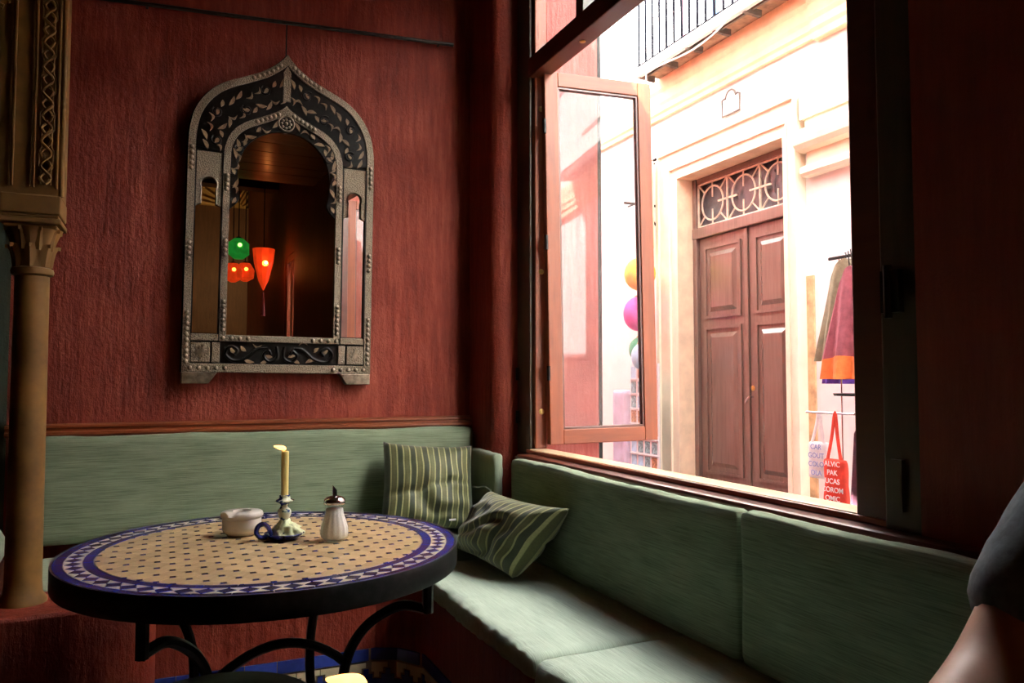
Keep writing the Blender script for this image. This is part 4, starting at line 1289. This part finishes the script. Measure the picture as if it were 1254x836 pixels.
# sugar shaker
sx, sy = 0.369, 1.868
st_ = thing('sugar_shaker', 'glass sugar shaker with chrome spout lid on the mosaic table', 'shaker', (sx, sy, TZ))
flute = lambda t, z: 1 + (0.022 * math.cos(14 * t) if 0.006 < z < 0.085 else 0)
obj('jar', G().lathe([(0.0, 0.001), (0.028, 0.001), (0.0325, 0.006), (0.0345, 0.018), (0.0335, 0.032), (0.0285, 0.048), (0.0235, 0.062), (0.0215, 0.078), (0.0225, 0.088), (0.022, 0.090)], (sx, sy, TZ), 84, flute), 'shaker_glass', st_, smooth='all')
obj('sugar', G().lathe([(0.0, 0.006), (0.026, 0.006), (0.0305, 0.010), (0.0325, 0.018), (0.0315, 0.032), (0.0265, 0.048), (0.0215, 0.062), (0.0198, 0.076), (0.0, 0.080)], (sx, sy, TZ), 84, flute), 'sugar', st_, smooth='all')
obj('lid', G().lathe([(0.0235, 0.086), (0.0255, 0.088), (0.026, 0.093), (0.0245, 0.098), (0.019, 0.103), (0.010, 0.106), (0.0, 0.1065)], (sx, sy, TZ), 40), 'chrome', st_, smooth=True)
sp = G().lathe([(0.0062, 0.104), (0.0058, 0.132)], (sx, sy, TZ), 20)
sp.v = [(x, y, z + (-(x - sx + 0.0058) * 1.15 if z > TZ + 0.12 else 0)) for x, y, z in sp.v]
obj('spout', sp, 'chrome', st_, smooth=True)

# ================================================================ CARVED MIRROR (local frame, hangs on the back wall)
mt = thing('carved_mirror', 'arched Moroccan mirror in carved black frame with pewter bands', 'mirror', (0.388, BW - 0.014, 1.098), rot=(rad(0.0), rad(0.55), rad(1.0)))
def mo(name, g, mat, parent=None, smooth=False, bevel=0, fix=True):
    return obj(name, g, mat, parent or mt, smooth, bevel, 2, inv=False, fix=fix)
HO = [(0, 1.272), (0.018, 1.248), (0.045, 1.222), (0.09, 1.190), (0.15, 1.160), (0.215, 1.130), (0.262, 1.098), (0.300, 1.056), (0.328, 1.005), (0.343, 0.945), (0.348, 0.87), (0.348, 0.62), (0.348, 0.30), (0.348, 0.03)]
def offs(P, d):
    out = []
    for i, p in enumerate(P):
        a, b_ = Vector(P[max(0, i - 1)]), Vector(P[min(len(P) - 1, i + 1)])
        tg = (b_ - a).normalized()
        nrm = Vector((-tg.y, tg.x))
        if nrm.x > 0 or (abs(nrm.x) < 1e-6 and nrm.y > 0):
            nrm = -nrm
        q = Vector(p) + nrm * d
        if i == 0:
            q = Vector((0, p[1] - d * 1.5))
        out.append((q.x, q.y))
    return out
mir = lambda P: [(-x, z) for x, z in P]
full = lambda P: [(-x, z) for x, z in reversed(P)] + list(P[1:])
def dens(P, n=4):
    q = smoothpath([(x, z, 0) for x, z in P], n)
    return [(a, b_) for a, b_, c in q]
HOd = dens(HO, 4)
HI = [(0, 1.068), (0.016, 1.052), (0.045, 1.034), (0.10, 1.006), (0.155, 0.978), (0.195, 0.94), (0.217, 0.89), (0.223, 0.83), (0.223, 0.60), (0.223, 0.40), (0.223, 0.17)]
HId = dens(HI, 4)
HA = [(0, 0.967), (0.04, 0.962), (0.08, 0.947), (0.12, 0.918), (0.152, 0.875), (0.170, 0.82), (0.173, 0.76), (0.167, 0.715), (0.163, 0.69), (0.178, 0.664), (0.199, 0.645)]
# y: 0 is the wall side, negative is towards the room
back = full(HOd) + [(0.30, 0.03), (0.205, 0.03), (-0.205, 0.03), (-0.30, 0.03)]
mo('back_board', G().prism(full(HOd), -0.018, 0.012, 'XZ'), 'black_carved')
# glass
mo('mirror_pane', G().prism([(-0.205, 0.168), (0.205, 0.168), (0.205, 0.66)] + dens(HA[::-1], 2) + [(-x, z) for x, z in dens(HA, 2)][1:] + [(-0.205, 0.66)], -0.0215, -0.018, 'XZ'), 'mirror_glass')
mo('side_pane', G().box(-0.318, -0.228, -0.0215, -0.018, 0.175, 0.76), 'mirror_glass')
sp2 = mo('side_pane', G().box(-0.045, 0.045, -0.0017, 0.0017, 0.175, 0.76), 'mirror_glass')
sp2.location = (0.273, -0.0235, 0)
sp2.rotation_euler = (0, 0, rad(2.9))       # sits a little askew in its rebate
Y1, Y2 = -0.036, -0.018
# inner fretwork panel round the arch opening
IN_ = offs(HI, 0.024)
def resample(P, n):
    L = [0]
    for a, b_ in zip(P, P[1:]):
        L.append(L[-1] + math.dist(a, b_))
    out = []
    for k in range(n + 1):
        s_ = L[-1] * k / n
        i = max(j for j in range(len(L)) if L[j] <= s_ + 1e-9)
        i = min(i, len(P) - 2)
        f = (s_ - L[i]) / max(1e-9, L[i + 1] - L[i])
        out.append((P[i][0] + (P[i + 1][0] - P[i][0]) * f, P[i][1] + (P[i + 1][1] - P[i][1]) * f))
    return out
INu = [p for p in dens(IN_, 4) if p[1] > 0.642]
inner_o = resample(INu, 40)
inner_i = resample(dens(HA, 3), 40)
mo('fret_panel', G().strip(full(inner_o), full(inner_i), Y2 - 0.012, Y2, 'XZ'), 'black_carved')
# upper fretwork panel between the two bands
OUu = [p for p in dens(offs(HO, 0.026), 4) if p[1] > 0.852]
INo = [p for p in HId if p[1] > 0.852]
up_o, up_i = resample(OUu, 40), resample(INo, 40)
mo('fret_panel', G().strip(full(up_o), full(up_i), Y2 - 0.012, Y2, 'XZ'), 'black_carved')
# pewter bands
mo('outer_band', G().strip(full(HOd), full(dens(offs(HO, 0.026), 4)), Y1, Y2 + 0.004, 'XZ'), 'engraved_pewter', bevel=0.002)
mo('inner_band', G().strip(full(HId), full(dens(offs(HI, 0.024), 4)), Y1, Y2, 'XZ'), 'engraved_pewter', bevel=0.002)
mo('edge_bead', G().tube([(x, -0.016, z) for x, z in full(HOd)], 0.006, 6), 'black_carved', smooth=True)
mo('apex_plate', G().prism([(-0.014, 1.085), (0.014, 1.085), (0.014, 1.20), (0, 1.225), (-0.014, 1.20)], Y1 - 0.001, Y2, 'XZ'), 'engraved_pewter')
# rosette
ro = mo('rosette', G().tube([(0.029 * math.cos(2 * PI * k / 24), -0.034, 1.010 - 0.012 + 0.029 * math.sin(2 * PI * k / 24)) for k in range(24)], 0.004, 6, True), 'pewter', smooth=True)
for k in range(8):
    a = 2 * PI * k / 8
    mo('petal', G().ball((0.017 * math.cos(a), -0.032, 0.998 + 0.017 * math.sin(a)), 0.006, 1, 0.5, 1, 8, 6), 'pewter', ro, smooth='all')
mo('boss', G().ball((0, -0.034, 0.998), 0.008, 1, 0.6, 1, 10, 6), 'pewter', ro, smooth='all')
# bottom: two pewter bands, carved scroll panel, corner plaques, feet
mo('bottom_band', G().box(-0.223, 0.223, Y1, Y2, 0.146, 0.170), 'engraved_pewter', bevel=0.002)
mo('bottom_band', G().box(-0.348, 0.348, Y1, Y2 + 0.03, 0.030, 0.062), 'engraved_pewter', bevel=0.002)
mo('fret_panel', G().box(-0.215, 0.215, -0.024, -0.018, 0.062, 0.146), 'black_carved')
for s in (-1, 1):
    x0, x1 = sorted((s * 0.252, s * 0.320))
    cp = mo('corner_plaque', G().box(x0, x1, Y1 + 0.002, Y2, 0.066, 0.140), 'engraved_pewter', bevel=0.003)
    xc = (x0 + x1) / 2
    mo('star', G().prism([(xc + (0.026 if k % 2 == 0 else 0.010) * math.cos(PI * k / 8), 0.103 + (0.030 if k % 2 == 0 else 0.011) * math.sin(PI * k / 8)) for k in range(16)], Y1 - 0.001, Y1 + 0.003, 'XZ'), 'pewter', cp)
    x0, x1 = sorted((s * 0.219, s * 0.247))
    mo('side_plate', G().box(x0, x1, Y1 + 0.002, Y2, 0.066, 0.140), 'engraved_pewter', bevel=0.002)
    x0, x1 = sorted((s * 0.226, s * 0.320))
    mo('ledge_plate', G().box(x0, x1, Y1 + 0.004, Y2, 0.146, 0.172), 'engraved_pewter', bevel=0.002)
    ft = [(s * 0.348, 0.03), (s * 0.348, -0.012), (s * 0.255, -0.012), (s * 0.225, 0.03)]
    mo('foot', G().prism(ft, Y1, 0.012, 'XZ'), 'pewter', bevel=0.003)
    # side plaque with small horseshoe arch, above the narrow pane
    c = s * 0.273
    half = 0.049
    ar = [(c + 0.027, 0.655), (c + 0.027, 0.69)] + [(c + 0.030 * math.cos(rad(a)), 0.728 + 0.030 * math.sin(rad(a))) for a in range(-30, 211, 20)] + [(c - 0.027, 0.69), (c - 0.027, 0.655)]
    n = len(ar)
    ou = []
    for i, p in enumerate(ar):
        if p[1] <= 0.691:
            ou.append((c + (half if p[0] > c else -half), p[1] - 0.01))
        else:
            a = math.atan2(p[1] - 0.728, p[0] - c)
            k_ = min(half / max(1e-6, abs(math.cos(a))), (0.848 - 0.728) / max(1e-6, math.sin(a)) if math.sin(a) > 0 else 9, 0.2)
            ou.append((c + k_ * math.cos(a), 0.728 + k_ * math.sin(a)))
    # square off the top corners
    ou = [(x, min(0.852, z)) for x, z in ou]
    sp_ = mo('side_plaque', G().strip(ou, ar, Y1 + 0.004, Y2, 'XZ').box(c - half, c + half, Y1 + 0.005, Y2, 0.80, 0.852), 'engraved_pewter')
    mo('arch_bead', G().tube([(x, Y1 + 0.003, z) for x, z in ar], 0.003, 6), 'pewter', sp_, smooth=True)
    mo('side_plaque_frame', G().box(c - half, c - half + 0.005, Y1, Y2, 0.17, 0.852).box(c + half - 0.005, c + half, Y1, Y2, 0.17, 0.852), 'black_carved')
# rivets in runs along the bands
stud = raw('stud', G().ball((0, 0, 0), 0.0082, 1, 0.75, 1, 10, 6), 'pewter', 'all')
def studs(P):
    for x, z in P:
        o = link('stud', stud, mt, inv=False)
        o.location = (x, Y1 - 0.002, z)
ob = offs(HO, 0.013)
ib = offs(HI, 0.012)
obr, ibr = resample(dens(ob, 4), 70), resample(dens(ib, 4), 56)
for side in (1, -1):
    for rng in ((2, 9), (28, 33), (46, 50), (59, 69)):
        studs([(side * x, z) for x, z in obr[rng[0]:rng[1]]])
    for rng in ((2, 8), (22, 26), (36, 40), (49, 56)):
        studs([(side * x, z) for x, z in ibr[rng[0]:rng[1]]])
    studs([(side * x, 0.046) for x in (0.20, 0.23, 0.26, 0.29, 0.32)] + [(side * x, 0.158) for x in (0.12, 0.15, 0.18, 0.21)])
# bone inlay leaves and crescents in the fretwork
def leaf_poly(l, w, bend):
    top, bot = [], []
    for k in range(7):
        t_ = k / 6
        yb = bend * math.sin(PI * t_)
        top.append((l * (t_ - 0.5), yb + w * math.sin(PI * t_)))
        bot.append((l * (t_ - 0.5), yb - w * 0.5 * math.sin(PI * t_)))
    return top + bot[::-1][1:-1]
lea = [raw('inlay_leaf', G().prism(leaf_poly(0.042, 0.009, 0.002), -0.003, 0.003, 'XZ'), 'bone'), raw('inlay_leaf', G().prism(leaf_poly(0.034, 0.006, 0.011), -0.003, 0.003, 'XZ'), 'bone'), raw('inlay_leaf', G().prism(leaf_poly(0.028, 0.009, 0.0), -0.003, 0.003, 'XZ'), 'bone')]
curl = raw('curl', G().tube([((0.020 - 0.0011 * k) * math.cos(k * 0.55), 0, (0.020 - 0.0011 * k) * math.sin(k * 0.55)) for k in range(14)], 0.0042, 6), 'black_carved', True)
def inlay(x, z, a, kind):
    o = link('inlay_leaf', lea[kind], mt, inv=False)
    o.location = (x, -0.0315, z)
    o.rotation_euler = (0, -a, 0)
def curls(x, z, a, sc=1.0):
    o = link('curl', curl, mt, inv=False)
    o.location = (x, -0.031, z)
    o.rotation_euler = (0, -a, 0)
    o.scale = (sc,) * 3
for (o_, i_, ks, wob) in ((up_o, up_i, range(3, 40, 3), 0.18), (inner_o, inner_i, range(4, 39, 3), 0.12)):
    for q, k in enumerate(ks):
        a, b_ = Vector(o_[k]), Vector(i_[k])
        m_ = a.lerp(b_, 0.5 + wob * (1 if q % 2 else -1))
        w_ = (a - b_).length
        tg = Vector(o_[min(40, k + 1)]) - Vector(o_[k - 1])
        an = math.atan2(tg.y, tg.x)
        for side in (1, -1):
            if w_ > 0.03:
                if q % 3 == 2:
                    curls(side * m_.x, m_.y, 0.8 if side > 0 else 2.3, min(1.1, w_ / 0.06))
                inlay(side * m_.x, m_.y, (an + 0.5 * (1 if q % 2 else -1)) if side > 0 else (PI - an - 0.5 * (1 if q % 2 else -1)), q % 3)
                m3 = a.lerp(b_, 0.5 - wob * 1.4 * (1 if q % 2 else -1))
                if w_ > 0.055:
                    inlay(side * m3.x, m3.y, (an - 0.6) if side > 0 else (PI - an + 0.6), (q + 1) % 3)
# bottom scrollwork: S-scrolls with crescents
for s in (-1, 1):
    pts = [(s * x, -0.029, z) for x, z in ((0.015, 0.13), (0.012, 0.09), (0.04, 0.073), (0.062, 0.095), (0.045, 0.115), (0.035, 0.10))]
    mo('scroll', G().tube(smoothpath(pts, 5), 0.0065, 6), 'black_carved', smooth=True)
    pts = [(s * x, -0.029, z) for x, z in ((0.05, 0.125), (0.085, 0.12), (0.125, 0.085), (0.17, 0.075), (0.198, 0.10), (0.18, 0.128), (0.155, 0.115), (0.165, 0.098))]
    mo('scroll', G().tube(smoothpath(pts, 5), 0.0065, 6), 'black_carved', smooth=True)
    for (x, z, a, k) in ((0.042, 0.094, 0.2, 2), (0.085, 0.138, 0.1, 1), (0.115, 0.076, 0.3, 0), (0.172, 0.112, 0.9, 2), (0.135, 0.12, 0.8, 2), (0.06, 0.072, -0.4, 2)):
        o = link('inlay_leaf', lea[k], mt, inv=False)
        o.location = (s * x, -0.0265, z)
        o.rotation_euler = (0, -(a if s > 0 else PI - a), 0)
# iron rod and hanging wire above the mirror
rd = thing('wall_rod', 'thin black iron rod on the wall above the mirror', 'rod', (0.5, BW - 0.03, 2.5))
obj('rod', G().tube([(-0.30, BW - 0.03, 2.468), (1.09, BW - 0.03, 2.541)], 0.0075, 8), 'black_iron', rd, smooth=True)
obj('bracket', G().tube([(1.03, BW - 0.03, 2.538), (1.03, BW + 0.01, 2.538)], 0.005, 8).tube([(-0.1, BW - 0.03, 2.478), (-0.1, BW + 0.01, 2.478)], 0.005, 8), 'black_iron', rd)
obj('wire', G().tube([(0.397, BW - 0.030, 2.504), (0.397, BW - 0.022, 2.362)], 0.003, 6), 'black_iron', rd)

# ================================================================ STOOL, NEAR TABLE, SECOND CANDLE
sx_, sy_ = 0.085, 1.425
so = thing('stool', 'round black stool pushed against the mosaic table', 'stool', (sx_, sy_, 0))
obj('seat', G().lathe([(0.0, 0.49), (0.17, 0.49), (0.183, 0.498), (0.187, 0.515), (0.183, 0.534), (0.165, 0.546), (0.08, 0.551), (0.0, 0.552)], (sx_, sy_, 0), 48), 'black_leather', so, smooth=True)
for k in range(4):
    a = rad(45 + 90 * k)
    obj('leg', G().tube([(sx_ + 0.13 * math.cos(a), sy_ + 0.13 * math.sin(a), 0.492), (sx_ + 0.165 * math.cos(a), sy_ + 0.165 * math.sin(a), 0)], 0.014, 8), 'table_wood', so, smooth=True)
nx, ny = 0.12, 0.40
nt_ = thing('near_table', 'dark round wooden table below the frame carrying the near candle', 'table', (nx, ny, 0))
obj('top', G().lathe([(0.0, 0.69), (0.27, 0.69), (0.28, 0.70), (0.28, 0.715), (0.275, 0.72), (0.0, 0.72)], (nx, ny, 0), 48), 'table_wood', nt_, smooth=True)
for k in range(3):
    a = rad(30 + 120 * k)
    obj('leg', G().tube([(nx + 0.15 * math.cos(a), ny + 0.15 * math.sin(a), 0.69), (nx + 0.2 * math.cos(a), ny + 0.2 * math.sin(a), 0)], 0.018, 8), 'table_wood', nt_, smooth=True)
candlestick(0.130, 0.545, 0.72, 'second lit candle whose flame shows at the bottom edge', 0.062, -1, False)

# ================================================================ PERSON on the window bench (mostly outside the frame)
def skinned(name, verts, edges, radii, mat, parent, root=0, sub=2):
    me = bpy.data.meshes.new(name)
    me.from_pydata([tuple(v_) for v_ in verts], edges, [])
    me.materials.append(MATS[mat])
    o = link(name, me, parent)
    md = o.modifiers.new('skin', 'SKIN')
    for i, sv in enumerate(me.skin_vertices[0].data):
        r_ = radii[i]
        sv.radius = (r_, r_) if not isinstance(r_, tuple) else r_
        sv.use_root = (i == root)
    md.use_smooth_shade = True
    ms = o.modifiers.new('sub', 'SUBSURF')
    ms.levels = sub
    ms.render_levels = sub
    return o
ps = thing('person', 'seated person in a charcoal tee at the right edge, arm forward', 'person', (1.0, 0.33, 0.476))
V, E_, RR = [], [], []
def nd(p, r_, parent=None):
    V.append(Vector(p))
    RR.append(r_)
    i = len(V) - 1
    if parent is not None:
        E_.append((parent, i))
    return i
pel = nd((1.00, 0.33, 0.60), 0.115)
wa = nd((0.97, 0.33, 0.72), 0.105, pel)
che = nd((0.92, 0.33, 0.88), 0.115, wa)
nb = nd((0.875, 0.33, 1.01), 0.065, che)
nk = nd((0.848, 0.33, 1.085), 0.050, nb)
hd0 = nd((0.805, 0.33, 1.155), 0.066, nk)
nd((0.772, 0.33, 1.128), 0.034, hd0)
hd1 = nd((0.806, 0.33, 1.210), 0.084, hd0)
hd2 = nd((0.812, 0.33, 1.285), 0.074, hd1)
hands = []
for s, sh, el, wr in ((1, (0.912, 0.492, 1.020), (0.735, 0.505, 0.812), (0.52, 0.44, 0.770)), (-1, (0.865, 0.165, 0.985), (0.76, 0.12, 0.72), (0.60, 0.22, 0.62))):
    c0 = nd((0.88, 0.33 + s * 0.10, 0.985), 0.062, nb)
    a0 = nd(sh, 0.054, c0)
    mid = Vector(sh).lerp(Vector(el), 0.5)
    a1 = nd(mid, 0.047, a0)
    a2 = nd(el, 0.041, a1)
    a3 = nd(Vector(el).lerp(Vector(wr), 0.35), 0.040, a2)
    a4 = nd(wr, 0.027, a3)
    hands.append((a4, Vector(wr), (Vector(wr) - Vector(el)).normalized(), s))
    d = (Vector(wr) - Vector(el)).normalized()
    sd = Vector((-d.y, d.x, 0)).normalized() * (-s)
    palm = nd(Vector(wr) + d * 0.055, (0.036, 0.018), a4)
    for q, (off, L) in enumerate(((-0.027, 0.066), (-0.009, 0.078), (0.009, 0.073), (0.026, 0.058))):
        b0 = Vector(wr) + d * 0.085 + sd * off
        k0 = nd(b0, 0.0095, palm)
        k1 = nd(b0 + d * L * 0.5 + Vector((0, 0, -0.002)), 0.0088, k0)
        nd(b0 + d * L + Vector((0, 0, -0.014)), 0.0072, k1)
    th0 = nd(Vector(wr) + d * 0.028 - sd * 0.03, 0.011, a4)
    th1 = nd(Vector(wr) + d * 0.06 - sd * 0.05, 0.0105, th0)
    nd(Vector(wr) + d * 0.085 - sd * 0.053, 0.009, th1)
for s in (1, -1):
    h = nd((0.93, 0.33 + s * 0.09, 0.565), 0.088, pel)
    t1 = nd((0.75, 0.33 + s * 0.10, 0.565), 0.075, h)
    kn = nd((0.56, 0.33 + s * 0.11, 0.55), 0.056, t1)
    cf = nd((0.56, 0.33 + s * 0.11, 0.35), 0.052, kn)
    an = nd((0.58, 0.33 + s * 0.11, 0.09), 0.036, cf)
    nd((0.47, 0.33 + s * 0.115, 0.045), 0.036, an)
body = skinned('body', V, E_, RR, 'skin', ps, 0, 2)
# face: eyes, nose, brows, lips, ears (the head looks towards -x)
fc = G()
fc.tube([(0.718, 0.33, 1.238), (0.708, 0.33, 1.218), (0.699, 0.33, 1.200), (0.712, 0.33, 1.190)], [0.006, 0.008, 0.010, 0.008], 10)
fc.ball((0.712, 0.341, 1.195), 0.008, 1, 1, 0.8, 10, 8).ball((0.712, 0.319, 1.195), 0.008, 1, 1, 0.8, 10, 8)
for sg in (1, -1):
    fc.ball((0.812, 0.33 + sg * 0.086, 1.215), 0.020, 0.8, 0.35, 1.5, 12, 10)
    fc.ball((0.737, 0.33 + sg * 0.031, 1.239), 0.014, 0.6, 1.15, 0.35, 12, 8)
obj('face_features', fc, 'skin', ps, smooth='all')
ey = obj('eyes', G().ball((0.737, 0.361, 1.228), 0.013, 0.8, 1.0, 0.62, 12, 8).ball((0.737, 0.299, 1.228), 0.013, 0.8, 1.0, 0.62, 12, 8), 'white_ceramic', ps, smooth='all')
obj('iris', G().ball((0.728, 0.361, 1.228), 0.0055, 0.4, 1, 1, 10, 8).ball((0.728, 0.299, 1.228), 0.0055, 0.4, 1, 1, 10, 8), 'ash_dark', ey, smooth='all')
obj('eyebrows', G().tube([(0.727, 0.345, 1.250), (0.722, 0.362, 1.254), (0.735, 0.380, 1.250)], 0.004, 6).tube([(0.727, 0.315, 1.250), (0.722, 0.298, 1.254), (0.735, 0.280, 1.250)], 0.004, 6), 'hair_brown', ps, smooth='all')
obj('mouth', G().ball((0.722, 0.33, 1.170), 0.018, 0.42, 1.3, 0.26, 12, 8).ball((0.723, 0.33, 1.163), 0.016, 0.42, 1.2, 0.28, 12, 8), 'lips', ps, smooth='all')
hg = G().ball((0.848, 0.33, 1.268), 0.100, 1.0, 0.98, 1.02, 28, 18)
hg.v = [tuple(Vector(v_) + Vector((0, 0, 0.0)) + (Vector(v_) - Vector((0.848, 0.33, 1.268))).normalized() * 0.007 * nz(v_, 38, 4)) for v_ in hg.v]
obj('hair', hg, 'hair_brown', ps, smooth='all')
# tee shirt
V, E_, RR = [], [], []
p0 = nd((1.0, 0.33, 0.60), 0.135)
p1 = nd((0.97, 0.33, 0.74), 0.128, p0)
p2 = nd((0.92, 0.33, 0.88), 0.135, p1)
p3 = nd((0.885, 0.33, 0.985), 0.085, p2)
nd((0.862, 0.33, 1.045), 0.062, p3)
for s, sh, el in ((1, (0.912, 0.492, 1.020), (0.735, 0.505, 0.812)), (-1, (0.865, 0.165, 0.985), (0.76, 0.12, 0.72))):
    c0 = nd((0.885, 0.33 + s * 0.10, 0.975), 0.080, p3)
    s0 = nd(Vector(sh) + Vector((0, 0, 0.002)), 0.066, c0)
    s1 = nd(Vector(sh).lerp(Vector(el), 0.50 if s > 0 else 0.36), 0.062, s0)
    nd(Vector(sh).lerp(Vector(el), 0.86 if s > 0 else 0.57), 0.068, s1)
tee = skinned('tee_shirt', V, E_, RR, 'tee_charcoal', ps, 0, 2)
tx = bpy.data.textures.new('folds', 'CLOUDS')
tx.noise_scale = 0.06
dm_ = tee.modifiers.new('folds', 'DISPLACE')
dm_.texture = tx
dm_.strength = 0.008
V, E_, RR = [], [], []
p0 = nd((1.005, 0.33, 0.605), 0.125)
for s in (1, -1):
    h = nd((0.92, 0.33 + s * 0.09, 0.585), 0.099, p0)
    t1 = nd((0.75, 0.33 + s * 0.10, 0.568), 0.085, h)
    kn = nd((0.558, 0.33 + s * 0.11, 0.553), 0.066, t1)
    cf = nd((0.562, 0.33 + s * 0.11, 0.35), 0.062, kn)
    nd((0.58, 0.33 + s * 0.11, 0.10), 0.050, cf)
skinned('trousers', V, E_, RR, 'denim', ps, 0, 2)
for s in (1, -1):
    obj('shoe', G().soft((0.40, 0.33 + s * 0.115 - 0.045, 0.0), (0.64, 0.33 + s * 0.115 + 0.045, 0.085), 0.035, 0.02), 'black_leather', ps, smooth='all')

# ================================================================ REAR ROOM, seen in the mirror
na = thing('arch_niche', 'ochre arched niche on the rear wall, seen in the mirror', 'niche', (1.02, -4.98, 3.46), kind='structure')
ACX, ACZ = 1.02, 3.46
CLX = lambda x: min(x, 1.245)
half = [(CLX(ACX + 0.85 * math.cos(rad(a))), ACZ + 0.44 * math.sin(rad(a))) for a in range(0, 181, 10)]
obj('tympanum', G().prism(half, -5.0, -4.96, 'XZ'), 'ochre_plaster', na)
for k in range(9):
    a = rad(10 + 20 * k)
    obj('rib', G().tube([(CLX(ACX + 0.15 * math.cos(a)), -4.955, ACZ + 0.08 * math.sin(a)), (CLX(ACX + 0.8 * math.cos(a)), -4.955, ACZ + 0.41 * math.sin(a))], 0.03, 6), 'ochre_plaster', na)
obj('arch_rim', G().tube([(CLX(ACX + 0.87 * math.cos(rad(a))), -4.95, ACZ + 0.45 * math.sin(rad(a))) for a in range(0, 181, 6)], 0.03, 8), 'table_wood', na)

def hang_lamp(name, label, c, prof, shade_mat, bulb_mat, zc, energy, col, tassel=0):
    br = 0.03 if tassel else 0.022
    t = thing(name, label, 'lamp', c)
    obj('shade', G().lathe(prof, c, 10), shade_mat, t)
    obj('cap', G().lathe([(prof[-1][0] * 0.9, prof[-1][1]), (0.02, prof[-1][1] + 0.02), (0.0, prof[-1][1] + 0.025)], c, 10), 'black_iron', t)
    obj('bulb', G().ball((c[0], c[1] + (prof[-1][0] * 1.02 if tassel else max(p[0] for p in prof)), c[2] + prof[-1][1] * 0.62), br, 1, 0.3, 1, 12, 8), bulb_mat, t, smooth='all')
    obj('chain', G().tube([(c[0], c[1], c[2] + prof[-1][1] + 0.02), (c[0], c[1], zc)], 0.006, 6), 'black_iron', t)
    if tassel:
        obj('tassel', G().lathe([(0.006, -0.02), (0.012, -0.10), (0.022, -tassel)], c, 8), 'cloth_maroon', t)
    ld = bpy.data.lights.new(name + '_light', 'POINT')
    ld.energy = energy * 0.15
    ld.color = col
    ld.shadow_soft_size = 0.012
    lo = bpy.data.objects.new(name + '_light', ld)
    COL.objects.link(lo)
    lo.location = (c[0], c[1] + (prof[-1][0] + 0.05) * (-1 if energy > 50 else 1), c[2] + prof[-1][1] * 0.62)
    return t
hang_lamp('red_lamp', 'glowing red cone lamp hanging behind the camera, seen in mirror', (1.03, -1.95, 2.0), [(0.004, 0.0), (0.05, 0.10), (0.095, 0.28), (0.11, 0.42)], 'red_glow', 'orange_bulb', 4.3, 5, (1, 0.35, 0.1), 0.26)
hang_lamp('green_lantern', 'small glowing green glass lantern seen in the mirror', (0.86, -2.6, 2.40), [(0.05, 0.0), (0.11, 0.05), (0.11, 0.17), (0.05, 0.22)], 'green_glow', 'lime_bulb', 4.3, 3, (0.5, 1, 0.4))
hang_lamp('small_red_lamp', 'small glowing red lamp low in the mirror, left one', (0.89, -3.4, 2.24), [(0.03, 0.0), (0.10, 0.04), (0.11, 0.14), (0.06, 0.22)], 'red_glow', 'orange_bulb', 4.3, 100, (1, 0.66, 0.32))
hang_lamp('small_red_lamp', 'small glowing red lamp low in the mirror, right one', (1.05, -3.6, 2.28), [(0.03, 0.0), (0.10, 0.04), (0.11, 0.14), (0.06, 0.22)], 'red_glow', 'orange_bulb', 4.3, 100, (1, 0.66, 0.32))
